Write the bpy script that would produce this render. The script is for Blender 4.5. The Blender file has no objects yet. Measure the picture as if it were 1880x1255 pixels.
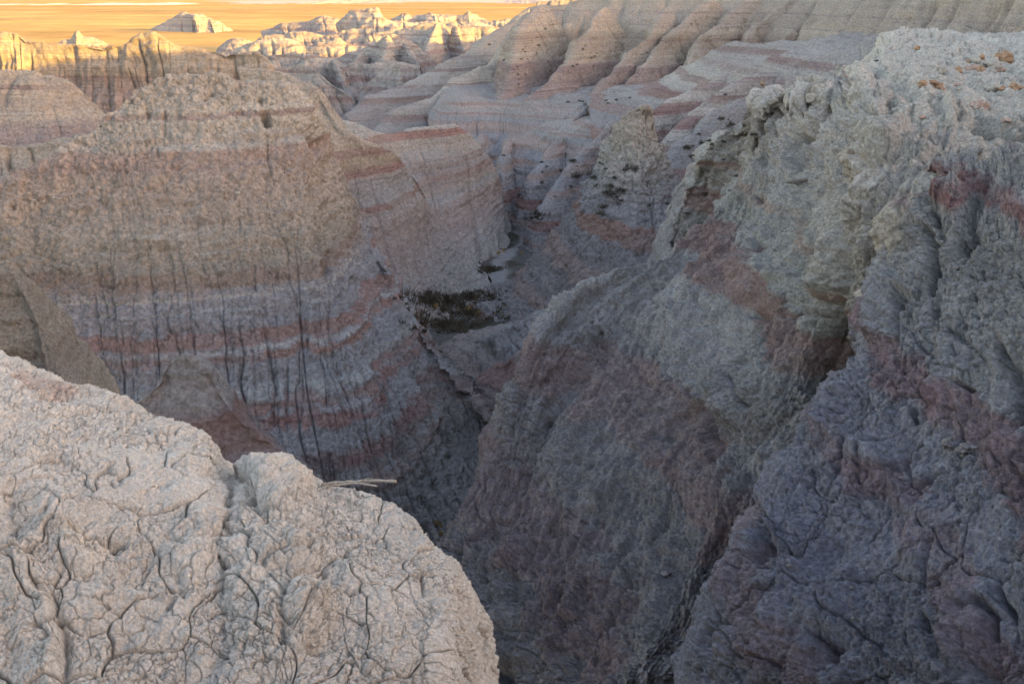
import bpy, math, random
import numpy as np
rad = math.radians
random.seed(7)
S = bpy.context.scene

# ------------------------------------------------------------------ camera
F = 1828.0                       # focal length in photo pixels (35 mm on a 36 mm sensor)
PITCH = rad(19.63)
cd = bpy.data.cameras.new('camera'); cam = bpy.data.objects.new('camera', cd)
S.collection.objects.link(cam); S.camera = cam
cd.sensor_width = 36; cd.lens = 35; cd.clip_start = .05; cd.clip_end = 60000
cam.location = (0, 0, 0); cam.rotation_euler = (rad(90) - PITCH, 0, 0)

# ------------------------------------------------------------------ light
SUN_EL, SUN_AZ = 8.0, 118.0
W = bpy.data.worlds.new('World'); S.world = W; W.use_nodes = True
wn = W.node_tree; bg = wn.nodes['Background']
sky = wn.nodes.new('ShaderNodeTexSky'); sky.sky_type = 'NISHITA'; sky.sun_disc = False
sky.sun_elevation = rad(SUN_EL); sky.sun_rotation = rad(SUN_AZ)
sky.air_density = 1.0; sky.dust_density = 2.5; sky.ozone_density = 1.0; sky.altitude = 800
warm = wn.nodes.new('ShaderNodeMix'); warm.data_type = 'RGBA'; warm.blend_type = 'MULTIPLY'; warm.inputs[0].default_value = 1
warm.inputs[7].default_value = (1.25, .985, .84, 1)
wn.links.new(sky.outputs[0], warm.inputs[6]); wn.links.new(warm.outputs[2], bg.inputs[0]); bg.inputs[1].default_value = 0.15
sl = bpy.data.lights.new('sun', 'SUN'); sun = bpy.data.objects.new('sun', sl); S.collection.objects.link(sun)
sl.energy = 2.8; sl.angle = rad(.5); sl.color = (1.0, .57, .08)
sdir = np.array([math.sin(rad(SUN_AZ)) * math.cos(rad(SUN_EL)), math.cos(rad(SUN_AZ)) * math.cos(rad(SUN_EL)), math.sin(rad(SUN_EL))])
from mathutils import Vector
sun.rotation_euler = Vector(tuple(-sdir)).to_track_quat('-Z', 'Y').to_euler()
S.view_settings.view_transform = 'Standard'; S.view_settings.look = 'None'
S.view_settings.exposure = 2.8; S.view_settings.gamma = 1
S.cycles.max_bounces = 4; S.cycles.diffuse_bounces = 3; S.cycles.use_denoising = True; S.cycles.sample_clamp_indirect = 1.5; S.cycles.denoiser = 'OPENIMAGEDENOISE'; S.cycles.denoising_input_passes = 'RGB_ALBEDO_NORMAL'; S.cycles.denoising_prefilter = 'ACCURATE'

# ------------------------------------------------------------------ tools
cp, sp = math.cos(PITCH), math.sin(PITCH)
def P(px, py, Y):
    """the place at ground distance Y ahead that is seen at px, py of the photo"""
    xc = (px - 940) / F; yc = -(py - 627.5) / F
    dy = cp + yc * sp; k = Y / dy
    return np.array([xc * k, Y, (-sp + yc * cp) * k])
def proj(p):
    dz = p[..., 1] * cp - p[..., 2] * sp
    dz = np.maximum(dz, .3)
    u = p[..., 1] * sp + p[..., 2] * cp
    return np.stack([940 + F * p[..., 0] / dz, 627.5 - F * u / dz], -1)

RT = np.random.RandomState(11).rand(65536).astype(np.float32)
def _h(ix, iy, iz, s=0):
    return RT[((ix * 73856093) ^ (iy * 19349663) ^ (iz * 83492791) ^ (s * 2654435)) & 0xFFFF]
def noise(p, s=0):
    """value noise in -1..1 at points p (...,3)"""
    f = np.floor(p); i = f.astype(np.int64); t = (p - f).astype(np.float32)
    t = t * t * t * (t * (t * 6 - 15) + 10)
    x, y, z = i[..., 0], i[..., 1], i[..., 2]; a, b, c = t[..., 0], t[..., 1], t[..., 2]
    def L(u, v, w): return u + (v - u) * w
    r = L(L(L(_h(x, y, z, s), _h(x+1, y, z, s), a), L(_h(x, y+1, z, s), _h(x+1, y+1, z, s), a), b),
          L(L(_h(x, y, z+1, s), _h(x+1, y, z+1, s), a), L(_h(x, y+1, z+1, s), _h(x+1, y+1, z+1, s), a), b), c)
    return r * 2 - 1
ROT = np.array([[.36, .48, -.8], [-.8, .6, 0], [.48, .64, .6]])
def fbm(p, octv=4, s=0, g=.5, ridged=False):
    r = 0; a = 1; tot = 0; q = np.asarray(p)
    for k in range(octv):
        n = noise(q, s + k)
        if ridged: n = 1 - 2 * np.abs(n)
        r = r + a * n; tot += a; a *= g; q = (q @ ROT.T) * 2.03 + 3.7
    return r / tot
def voro(p, s=0):
    f = np.floor(p).astype(np.int64)
    q = (p - f).astype(np.float32)
    f1 = np.full(p.shape[:-1], 9., np.float32); f2 = f1.copy(); cid = np.zeros(p.shape[:-1], np.float32)
    for dx in (-1, 0, 1):
        for dy in (-1, 0, 1):
            for dz in (-1, 0, 1):
                x, y, z = f[..., 0] + dx, f[..., 1] + dy, f[..., 2] + dz
                h = _h(x, y, z, s + 1)
                d = (dx + h - q[..., 0])**2 + (dy + _h(x, y, z, s + 2) - q[..., 1])**2 + (dz + _h(x, y, z, s + 3) - q[..., 2])**2
                n = d < f1
                f2 = np.where(n, f1, np.minimum(f2, d)); f1 = np.where(n, d, f1); cid = np.where(n, h, cid)
    return np.sqrt(f1), np.sqrt(f2), cid
def n1(x, s=0):
    f = np.floor(x); t = x - f; i = f.astype(np.int64); t = t * t * (3 - 2 * t)
    a = RT[(i * 7919 + s * 104729) & 0xFFFF]; b = RT[((i + 1) * 7919 + s * 104729) & 0xFFFF]
    return (a + (b - a) * t) * 2 - 1
def sm(a, b, x):
    t = np.clip((x - a) / (b - a), 0, 1); return t * t * (3 - 2 * t)

def crom(C, t):
    """Catmull-Rom along axis 0 of C at parameters t (0..n-1)"""
    n = C.shape[0]; i = np.clip(np.floor(t).astype(int), 0, n - 2); f = (t - i)
    f = f.reshape((-1,) + (1,) * (C.ndim - 1))
    g = lambda k: C[np.clip(k, 0, n - 1)]
    p0, p1, p2, p3 = g(i - 1), g(i), g(i + 1), g(i + 2)
    m1 = (p2 - p0) * .5; m2 = (p3 - p1) * .5
    # limit the tangents to keep the surface from overshooting
    d = p2 - p1; lim = 1.6 * np.abs(d) + 1e-9
    m1 = np.clip(m1, -lim - .15 * np.abs(m1), lim + .15 * np.abs(m1)); m2 = np.clip(m2, -lim - .15 * np.abs(m2), lim + .15 * np.abs(m2))
    f2 = f * f; f3 = f2 * f
    return (2*f3 - 3*f2 + 1) * p1 + (f3 - 2*f2 + f) * m1 + (-2*f3 + 3*f2) * p2 + (f3 - f2) * m2

def seglen(r):  # mean on-screen length of rows, clipped to what can be seen
    q = proj(r); q[..., 0] = np.clip(q[..., 0], -60, 1940); q[..., 1] = np.clip(q[..., 1], -40, 1300)
    return np.linalg.norm(np.diff(q, axis=1), axis=-1)

def len3(r):
    q = seglen(r); p = r; m = (p[:, 1:] + p[:, :-1]) * .5
    l3 = np.linalg.norm(np.diff(p, axis=1), axis=-1) * F / np.maximum(m[..., 1], 2.5)
    return q * .55 + .45 * np.minimum(l3, 3 * q)
def gridfaces(nv, nu):
    i = np.arange(nv * nu).reshape(nv, nu)
    return np.stack([i[:-1, :-1], i[:-1, 1:], i[1:, 1:], i[1:, :-1]], -1).reshape(-1, 4)
def grid_normals(p):
    du = np.gradient(p, axis=1); dv = np.gradient(p, axis=0)
    n = np.cross(du, dv); n /= np.linalg.norm(n, axis=-1, keepdims=True) + 1e-12
    return n
def link(name, verts, faces, mat, col=None, parent=None, smooth=True):
    me = bpy.data.meshes.new(name)
    verts = np.ascontiguousarray(verts, np.float32).reshape(-1, 3); faces = np.ascontiguousarray(faces, np.int32)
    k = faces.shape[1]
    me.vertices.add(len(verts)); me.vertices.foreach_set('co', verts.ravel())
    me.loops.add(faces.size); me.loops.foreach_set('vertex_index', faces.ravel())
    me.polygons.add(len(faces)); me.polygons.foreach_set('loop_start', np.arange(0, faces.size, k, dtype=np.int32))
    me.polygons.foreach_set('loop_total', np.full(len(faces), k, np.int32))
    me.polygons.foreach_set('use_smooth', np.full(len(faces), smooth, bool))
    me.update(calc_edges=True)
    if col is not None:
        a = me.color_attributes.new('Soil', 'FLOAT_COLOR', 'POINT')
        c = np.ones((len(verts), 4), np.float32); c[:, :3] = np.clip(col.reshape(-1, 3), .01, .9)
        a.data.foreach_set('color', c.ravel())
    me.materials.append(mat)
    o = bpy.data.objects.new(name, me); S.collection.objects.link(o)
    if parent: o.parent = parent
    return o
def tag(o, label=None, cat=None, group=None, kind=None):
    if label: o['label'] = label
    if cat: o['category'] = cat
    if group: o['group'] = group
    if kind: o['kind'] = kind
    return o

# ------------------------------------------------------------------ materials
def soil_mat(name, scale, bump, var=.18, crack=None):
    m = bpy.data.materials.new(name); m.use_nodes = True; t = m.node_tree; N = t.nodes; Lk = t.links
    b = N['Principled BSDF']; b.inputs['Roughness'].default_value = 1; b.inputs['Specular IOR Level'].default_value = .05
    at = N.new('ShaderNodeAttribute'); at.attribute_name = 'Soil'
    g = N.new('ShaderNodeNewGeometry')
    n = N.new('ShaderNodeTexNoise'); n.inputs['Scale'].default_value = scale; n.inputs['Detail'].default_value = 8; n.inputs['Roughness'].default_value = .78
    Lk.new(g.outputs['Position'], n.inputs['Vector'])
    mr = N.new('ShaderNodeMapRange'); mr.inputs[1].default_value = .37; mr.inputs[2].default_value = .63
    mr.inputs[3].default_value = 1 - var; mr.inputs[4].default_value = 1 + var
    Lk.new(n.outputs[0], mr.inputs[0])
    mx = N.new('ShaderNodeVectorMath'); mx.operation = 'SCALE'
    Lk.new(at.outputs['Color'], mx.inputs[0]); Lk.new(mr.outputs[0], mx.inputs['Scale'])
    Lk.new(mx.outputs[0], b.inputs['Base Color'])
    n2 = N.new('ShaderNodeTexNoise'); n2.inputs['Scale'].default_value = scale * 1.7; n2.inputs['Detail'].default_value = 10; n2.inputs['Roughness'].default_value = .8
    Lk.new(g.outputs['Position'], n2.inputs['Vector'])
    h = n2.outputs[0]
    if crack:
        v = N.new('ShaderNodeTexVoronoi'); v.feature = 'DISTANCE_TO_EDGE'; v.inputs['Scale'].default_value = crack
        w = N.new('ShaderNodeVectorMath'); w.operation = 'ADD'
        n3 = N.new('ShaderNodeTexNoise'); n3.inputs['Scale'].default_value = crack * 1.3; n3.inputs['Detail'].default_value = 3
        s3 = N.new('ShaderNodeVectorMath'); s3.operation = 'SCALE'; s3.inputs['Scale'].default_value = .9 / crack
        Lk.new(g.outputs['Position'], n3.inputs['Vector']); Lk.new(n3.outputs['Color'], s3.inputs[0])
        Lk.new(g.outputs['Position'], w.inputs[0]); Lk.new(s3.outputs[0], w.inputs[1]); Lk.new(w.outputs[0], v.inputs['Vector'])
        mr2 = N.new('ShaderNodeMapRange'); mr2.inputs[1].default_value = 0; mr2.inputs[2].default_value = .09; mr2.inputs[3].default_value = -.55; mr2.inputs[4].default_value = 0
        Lk.new(v.outputs[0], mr2.inputs[0])
        ad = N.new('ShaderNodeMath'); ad.operation = 'ADD'; Lk.new(h, ad.inputs[0]); Lk.new(mr2.outputs[0], ad.inputs[1]); h = ad.outputs[0]
    bp = N.new('ShaderNodeBump'); bp.inputs['Strength'].default_value = 1; bp.inputs['Distance'].default_value = bump
    Lk.new(h, bp.inputs['Height']); Lk.new(bp.outputs[0], b.inputs['Normal'])
    return m
M_near = soil_mat('crusted mud', 60, .018, .26)
M_wall = soil_mat('canyon clay', 16, .085, .40)
M_mid = soil_mat('banded clay', 6, .09, .36)
M_far = soil_mat('distant clay', 1.6, .3, .26)
M_plain = soil_mat('prairie', .02, .5, .2)

# ------------------------------------------------------------------ soil colours (real, linear)
CREAM = (.54, .465, .385); PALE = (.57, .525, .47); GREY = (.42, .395, .385); BLUE = (.36, .35, .37)
PINK = (.425, .35, .325); RED = (.35, .24, .222); TAN = (.47, .385, .305); MUD = (.28, .25, .25); ROSE = (.385, .298, .276)
def strata(s, stops):
    """stops: (height, colour) from low to high"""
    z = np.array([a for a, _ in stops]); c = np.array([b for _, b in stops])
    o = np.argsort(z); z, c = z[o], c[o]
    return np.stack([np.interp(s, z, c[:, k]) for k in range(3)], -1)
def bands(base, *bs):
    """base: list of (z, colour); bs: (ztop, zbottom, colour) sharp layers laid over it"""
    return base, bs
def colour(s, tab, soft=.12, brk=None):
    base, bs = tab
    c = strata(s, base)
    for zt, zb, col in bs:
        e = min(soft, (zt - zb) * .35)
        w = sm(zb - e, zb + e, s) * (1 - sm(zt - e, zt + e, s))
        if brk is not None: w = w * (np.clip(.75 + 1.1 * brk, 0.15, 1) if zt - zb < .4 else np.clip(.9 + .5 * brk, .55, 1))
        c = c * (1 - w[..., None]) + np.array(col) * w[..., None]
    return c

# the common pile of layers, by height above/below the camera
COMMON = bands([(-24, MUD), (-20, GREY), (-17, BLUE), (-14.8, MUD), (-13.5, BLUE), (-11.9, GREY), (-10, BLUE), (-8.5, GREY), (-7, TAN), (-6, PINK), (-5, CREAM), (0, CREAM), (8, PALE)],
    (-19.2, -19.9, ROSE), (-17.6, -18.1, PINK), (-15.6, -16.3, ROSE), (-13.4, -14.5, RED), (-12.2, -12.9, PINK), (-11.0, -11.75, RED), (-4.85, -5.1, RED), (-6.9, -7.2, PALE), (-8.3, -8.4, PALE))

def loft(name, secs, tab=COMMON, mat=None, cell=.85, rill=None, rillw=None, big=(3, .3), lump=None, ledge=.05, fine=None,
         ds=0, tilt=(0, 0), smear=.25, lam=1.0, carve=(), cracks=None, seed=0, label=None, cat='hill', tint=.56, maxn=1000, vary=.12, mask=None, colfn=None, clods=None, streak=None, edge=None, billow=None, crag=None):
    """secs: sections side by side, each a list of 3-D points from the far foot over the crest to the near foot"""
    C = np.array(secs, float)                       # cols x rows x 3
    nu = int(np.clip(seglen(C.transpose(1, 0, 2)).sum(1).max() * .545 / cell, 12, maxn))
    nv = int(np.clip(seglen(C).sum(1).max() * .545 / cell, 16, maxn))
    # spread the rows and columns by seen length
    def spread(L, n, floor):
        L = np.maximum(L, floor); c = np.concatenate([[0], np.cumsum(L)]); c /= c[-1]
        return np.interp(np.linspace(0, 1, n), c, np.arange(len(c)))
    Lu = len3(C.transpose(1, 0, 2)).max(0); Lv = len3(C).max(0)
    tu = spread(Lu, nu, Lu.sum() * .012); tv = spread(Lv, nv, Lv.sum() * .012)
    G = crom(C, tu)                                  # nu x rows x 3
    G = crom(G.transpose(1, 0, 2), tv)               # nv x nu x 3
    nrm = grid_normals(G)
    if (nrm[nv // 2:, :] * np.array([0, -.6, 1])).sum(-1).mean() < 0: nrm = -nrm
    flip = (np.cross(np.gradient(G, axis=1), np.gradient(G, axis=0)) * nrm).sum(-1).mean() < 0
    # soften the normals used to push points
    Y = np.abs(G[..., 1]).mean()
    nr = C.shape[1]
    rl = list(rillw) if rillw is not None else list(np.clip((np.arange(nr) - 2.0) / 3, 0, 1))
    rw = np.interp(tv, np.linspace(0, nr - 1, len(rl)), rl)[:, None]
    if fine is None: fine = [(Y * .028, Y * .0042, 5), (Y * .007, Y * .0010, 3)]
    ledge = ledge * (1 + min(Y, 200) / 70); rill = [(a, b * (1 + min(max(Y - 35, 0), 200) / 110), c * (1 if Y < 45 else .9), e) for a, b, c, e in rill] if rill else None
    mid = C[:, nr // 2]; um = np.concatenate([[0], np.cumsum(np.linalg.norm(np.diff(mid, axis=0), axis=1))])
    U = np.interp(tu, np.arange(len(um)), um)[None, :] + np.zeros((nv, 1))
    V = np.concatenate([[0], np.cumsum(np.linalg.norm(np.diff(G[:, nu // 2], axis=0), axis=1))])[:, None] + np.zeros((1, nu))
    d = np.zeros((nv, nu))
    sd = seed * 37
    off = np.array([seed * 13.1, seed * 7.7, seed * 3.3])
    if big: d += fbm((G + off) / big[0], 4, sd, .5) * big[1]
    rmask = np.zeros((nv, nu))
    if rill:
        for (sp_, dep, wid, wob) in rill:
            q = np.stack([U / sp_ * .6 + off[0], V / sp_ * .10 + off[1], np.zeros_like(U)], -1)
            x = U / sp_ + wob * fbm(q, 4, sd + 5, .55) * 1.5 + .07 * wob * noise(np.stack([U / sp_ * 2, V / sp_ * .8, U * 0], -1), sd + 8)
            ci = np.floor(x).astype(np.int64); best = np.zeros_like(x)
            for k in (-1, 0, 1):
                c0 = ci + k; jit = RT[(c0 * 9176 + sd) & 0xFFFF]; am = RT[(c0 * 3571 + sd + 9) & 0xFFFF]; st = RT[(c0 * 5113 + sd + 17) & 0xFFFF]
                dd = np.abs(x - c0 - .2 - .6 * jit) / wid
                start = sm(st * .7 - .1, st * .7 + .25, rw)
                best = np.maximum(best, (.25 + .75 * am ** 1.3) * start * np.maximum(np.exp(-dd * 1.6), .5 * np.exp(-(dd * .35) ** 2)))
            best = best * sm(edge[0], edge[1], U) if edge else best
            d -= best * dep * np.clip(rw * 1.2, 0, 1); rmask = np.maximum(rmask, best)
    s = G[..., 2] + ds + tilt[0] * G[..., 0] + tilt[1] * G[..., 1]
    warp = fbm((G + off) / (big[0] * .8 if big else 2), 3, sd + 21) * smear
    smr = fbm(np.stack([U * 2.2, V * .25, U * 0 + seed], -1) / (1 + Y * .015), 4, sd + 25) * smear
    s2 = s + warp * .35 + smr * .55 + .03 * noise((G + off) / (Y * .006), 61)
    if ledge:
        lf = 1.4 + 30.0 / max(Y, 6)
        l = n1(s2 * lf, 3) + .6 * n1(s2 * lf * 2.7, 4) + .35 * n1(s2 * lf * 6.1, 5)
        lm = .35 + 1.2 * np.clip(fbm(np.stack([U / (Y * .06), V / (Y * .02), U * 0 + 4], -1) + off, 3, sd + 35) + .3, 0, 1)
        d += l * ledge * (.4 + .6 * rw) * lm
    if lump:
        for (sc, am) in lump:
            q = (G + off) / sc; q = q + .35 * np.stack([noise(q * 1.7, 31), noise(q * 1.7, 32), noise(q * 1.7, 33)], -1)
            f1, f2, cid = voro(q, sd)
            d += am * ((1 - np.clip(f1, 0, 1)) ** 1.0 - .4 + .5 * (cid - .5))
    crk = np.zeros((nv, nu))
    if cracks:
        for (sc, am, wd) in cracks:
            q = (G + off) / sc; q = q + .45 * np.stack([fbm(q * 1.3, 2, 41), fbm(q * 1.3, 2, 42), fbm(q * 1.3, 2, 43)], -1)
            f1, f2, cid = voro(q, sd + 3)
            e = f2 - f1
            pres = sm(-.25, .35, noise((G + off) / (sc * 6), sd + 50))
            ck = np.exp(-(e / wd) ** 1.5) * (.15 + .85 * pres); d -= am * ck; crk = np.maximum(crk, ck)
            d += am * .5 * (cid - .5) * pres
    if clods:
        for i_, (sc, am) in enumerate(clods):
            q = (G + off) / sc; q = q + .28 * np.stack([fbm(q * .9, 2, 51), fbm(q * .9, 2, 52), fbm(q * .9, 2, 53)], -1)
            f1, f2, cid = voro(q, sd + 7 + i_)
            pres = .25 + .75 * sm(-.3, .3, fbm((G + off) / (sc * 7), 3, sd + 55 + i_))
            d += am * pres * (np.sqrt(np.clip((f2 - f1) * 2.2, 0, 1)) - .6 + .6 * (cid - .5))
    if billow:
        for i_, (sc, am, oc) in enumerate(billow):
            q = (G + off) / sc; r_ = 0; a_ = 1; q2 = q
            for k_ in range(oc):
                r_ = r_ + a_ * np.abs(noise(q2, sd + 90 + k_ + i_ * 5)); a_ *= .6; q2 = (q2 @ ROT.T) * 2.1 + 1.3
            d += am * (r_ - .6) * (.35 + .9 * sm(-.35, .35, fbm((G + off) / (sc * 6), 3, sd + 97 + i_)))
    if crag:
        d += crag[1] * (fbm((G + off) / crag[0], 5, sd + 99, .6) + .4 * fbm((G + off) / (crag[0] * .4), 3, sd + 98, .6, True)) * (1 - np.clip(rw, 0, 1)) 
    if streak:
        for (su, sv, am) in streak:
            q = np.stack([U / su + .6 * fbm(np.stack([U / sv, V / sv, U * 0], -1), 3, 57), V / sv, U * 0 + seed], -1)
            d += am * fbm(q, 4, sd + 58, .6)
    if fine:
        for (sc, am, oc) in fine:
            d += am * fbm((G + off) / sc, oc, sd + 60, .6)
    if mask is not None: d = d * mask(tv, tu)
    px = None; tone = np.zeros((nv, nu))
    if carve:
        px = proj(G)
        gq = (G + off) * (22 / Y)
        wob = np.stack([fbm(gq, 5, 71, .6), fbm(gq, 5, 72, .6)], -1); lw = fbm(gq * .45, 3, 73); dm = .55 + .9 * np.clip(fbm(gq * .8, 3, 74) + .35, 0, 1)
        for (pts, w, dep, *rest) in carve:
            k = np.array(pts, float); qd = np.full((nv, nu), 1e9); ta = np.zeros((nv, nu)); fade = rest[0] if rest else 1.5
            q = px + wob * (w * 1.1 + 4) + lw[..., None] * 7 * np.array([1, .3]) * (len(k) > 1)
            if len(k) == 1: qd = np.hypot(q[..., 0] - k[0, 0], q[..., 1] - k[0, 1])
            for j_, (a, b) in enumerate(zip(k[:-1], k[1:])):
                ab = b - a; t = np.clip(((q - a) @ ab) / (ab @ ab), 0, 1)
                c = a + t[..., None] * ab; dd_ = np.hypot(q[..., 0] - c[..., 0], q[..., 1] - c[..., 1]); ta = np.where(dd_ < qd, (j_ + t) / (len(k) - 1), ta); qd = np.minimum(qd, dd_)
            tp = sm(0, .3, ta) * sm(0, .3, 1 - ta) if len(k) > 1 and w < 8 else 1
            d -= dep * tp * (dm if len(k) > 1 and w < 8 else 1) * np.exp(-(qd / w) ** fade)
    Gd = G + nrm * d[..., None]
    s2 = Gd[..., 2] + ds + tilt[0] * Gd[..., 0] + tilt[1] * Gd[..., 1] + warp * .25 + smr * .30 + .02 * noise((G + off) / (Y * .006), 61)
    brk = fbm(np.stack([U / (Y * .07), V / (Y * .03), U * 0 + 9], -1) + off, 4, sd + 33, .6)
    col = colour(s2, tab, .05, brk)
    lamn = .55 * n1(s2 * 5.3, 1) + .3 * n1(s2 * 13.7, 2) + .25 * n1(s2 * 1.9, 6)
    lamn = lamn * (.35 + 1.1 * np.clip(fbm(np.stack([U / (Y * .05), V / (Y * .02), U * 0], -1) + off, 3, sd + 31) + .4, 0, 1))
    col = col * (1 + lam * .13 * lamn[..., None])
    if Y > 50 and lam > .5:
        xs = s2 * (3.6 if Y < 160 else 1.6) + 40; cl = np.floor(xs).astype(np.int64); am_ = RT[(cl * 811 + 7) & 65535]; ctr = .2 + .6 * RT[(cl * 1931 + 3) & 65535]
        th = np.exp(-((xs - cl - ctr) / (.09 + Y * .0003)) ** 2) * np.clip(am_ * 1.8 - .5, 0, 1) * np.clip(.6 + brk * 1.5, 0, 1)
        col = col * (1 - .34 * th[..., None] * np.array([.9, 1.15, 1.0]))
    pk = np.clip(n1(s2 * 3.1 + 5, 9), 0, 1)[..., None] * lam * .35
    col = col * (1 - pk) + np.array(PINK) * pk
    mot = fbm((G + off) / (Y * .035), 5, sd + 80, .6)
    col = col * (1 + vary * mot[..., None])
    stn = fbm(np.stack([U * 1.2, V * .2, U * 0 + 3], -1) / (1 + Y * .02), 3, sd + 85)
    col = col * (1 + .07 * stn[..., None] * np.array([1, .95, .9]))
    col = col * (1 - .38 * crk[..., None])  # crevice shade painted in: soil colour darkened along the cracks
    if tint is not None: col = col * np.array(tint)
    if colfn: col = colfn(col, Gd, proj(G), s2, rmask)
    f = gridfaces(nv, nu)
    if flip: f = f[:, ::-1]
    o = link(name, Gd, f, mat or M_mid, col)
    tag(o, label, cat, kind='structure')
    SURF[name + str(seed)] = (Gd, nrm)
    return o
SURF = {}

def sec(crest, foot, back=((0, 1.5, -1), (0, 5, -6)), prof=((.08, .10), (.3, .36), (.62, .70)), ext=4, bulge=0):
    c = P(*crest); f = P(*foot); k = (f[1] - c[1])
    pts = [c + np.array(back[1]), c + np.array(back[0]), c]
    for th, tz in prof:
        q = c + (f - c) * th; q[2] = c[2] + (f[2] - c[2]) * tz; pts.append(q)
    pts.append(f)
    e = (f - pts[-2]); e /= np.linalg.norm(e) + 1e-9; pts.append(f + e * ext)
    return pts
def chain(*pp, back=((0, 1.5, -1), (0, 5, -6)), ext=2):
    pts = [P(*q) for q in pp]
    e = pts[-1] - pts[-2]; e /= np.linalg.norm(e)
    return [pts[0] + np.array(back[1]), pts[0] + np.array(back[0])] + pts + [pts[-1] + e * ext]
def rib(crest, L, R, s0=.7, s1=1.2, rows=3, cut=None):
    """a two-sided ridge: crest points (px,py,Y); L and R are the foot offsets of its two flanks"""
    out = []
    for i, c in enumerate(crest):
        k = i / max(1, len(crest) - 1); sc = s0 + (s1 - s0) * k
        if len(c) > 3: sc = c[3]
        p = P(*c[:3]); l = np.array(L) * sc; r = np.array(R) * sc
        out.append([p + l * 1.5, p + l, p + l * np.array([.5, .5, .42]), p + l * np.array([.14, .14, .06]), p,
                    p + r * np.array([.14, .14, .06]), p + r * np.array([.5, .5, .42]), p + r, p + r * 1.5])
    e = P(*crest[0][:3]) - P(*crest[1][:3]) if crest[0][1] > crest[-1][1] else P(*crest[-1][:3]) - P(*crest[-2][:3]); e = e / np.linalg.norm(e[:2]) * 3; e[2] = -7
    cl = [q + e for q in (out[0] if crest[0][1] > crest[-1][1] else out[-1])]
    return [cl] + out if crest[0][1] > crest[-1][1] else out + [cl]
RW2 = [1, 1, .7, .15, 0, .15, .7, 1, 1]

# ================================================================== FAR: plain, mesas, buttes
PZ = -40.0
def plain():
    ys = np.geomspace(150, 40000, 260); a = np.linspace(-1.0, 1.0, 220)
    Yg, A = np.meshgrid(ys, a, indexing='ij'); X = Yg * A
    G = np.stack([X, Yg, np.full_like(X, PZ)], -1)
    G[..., 2] += fbm(G / 300, 3, 5) * 1.2
    c = np.array([.43, .265, .095]) * (1 + .55 * fbm(G / np.array([500, 90, 1]), 5, 9, .6)[..., None])
    f1 = sm(.1, .5, fbm(G / np.array([260, 60, 1]), 4, 14))[..., None]
    c = c * (1 - .6 * f1) + np.array([.30, .22, .12]) * .6 * f1
    tag(link('plain', G, gridfaces(*X.shape), M_plain, c), 'flat golden prairie plain stretching away behind the badlands', 'plain', kind='structure')
plain()
FARTAB = bands([(-45, PALE), (-30, CREAM), (-15, PALE), (5, CREAM)], (-33, -35, PINK), (-27, -28, ROSE), (-22, -22.8, PINK), (-17, -18, PINK))
def massif(name, px0, px1, Y, depth, crest, seed, label, n=(260, 120), slopew=1.0, tab=FARTAB, base=PZ, rough=.3, cat='hill', lobes=6.0, fs=None):
    """an eroded block standing on the plain; crest: list of (px, py) skyline"""
    xs = np.linspace(px0, px1, n[0]); cy = np.interp(xs, [c[0] for c in crest], [c[1] for c in crest])
    v = np.linspace(-1, 1, n[1])
    top = np.array([P(x, y, Y) for x, y in zip(xs, cy)])
    XX = np.repeat(top[None, :, 0], n[1], 0); ZT = np.repeat(top[None, :, 2], n[1], 0)
    h = np.maximum(ZT - base, .05); hm = h.max()
    wob = fbm(np.stack([XX / (hm * 1.6), XX * 0 + seed, XX * 0], -1), 4, seed, .55)
    Vv = v[:, None]
    YY = Y + depth * Vv + wob * depth * .35
    rid = fbm(np.stack([XX / (hm * .55), Vv * depth / (hm * 2.2) + XX * 0, XX * 0 + seed], -1), 4, seed + 3, .5, True)
    av = np.abs(Vv)
    prof = np.clip(1 - av ** 1.1, 0, 1)
    prof = prof * (1 - .0) + rough * (rid - .1) * np.clip(av * (1 - av) * 4, 0, 1) * .55
    z = base - .5 + (h + .5) * np.clip(prof, 0, 1.05)
    G = np.stack([XX, YY, z], -1)
    s = z + .2 * noise(G / 30, 3)
    c = colour(s, tab, .3) * (1 + .1 * fbm(G / (hm * .5), 4, seed)[..., None]) * (1 + .10 * n1(s * 1.2, 3)[..., None])
    o = link(name, G, gridfaces(n[1], n[0])[:, ::-1], M_far, c); tag(o, label, cat, kind='structure'); return o
massif('tableland', -200, 2100, 4300, 600, [(-200, -6), (100, -2), (260, 4), (420, -2), (700, -9), (1000, -12), (2100, -14)], 1, 'pale flat topped tableland along the far edge of the plain', (500, 60), rough=.3)
massif('mesa_hill', -150, 520, 2500, 130, [(-150, 9), (0, 9), (40, 8), (70, 10), (95, 7), (130, 9), (190, 6), (240, 7), (310, 5), (350, 8), (430, 11), (520, 19)], 2, 'line of low pale mesas behind the plain at the far left', (420, 70), rough=.9)
massif('rough_hill', 380, 1060, 3100, 500, [(380, 16), (430, 8), (470, 3), (560, 5), (640, -2), (760, 1), (880, 4), (960, 0), (1060, 2)], 3, 'wide field of low rosy hills beyond the plain', (560, 120), rough=1.0, tab=bands([(-45, PINK), (0, (.42, .33, .3))]))
massif('mesa_hill', 210, 360, 2050, 60, [(210, 24), (235, 20), (300, 19), (340, 21), (360, 25)], 4, 'thin pale streak of low hills out on the plain', (150, 40), rough=.9)
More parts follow.
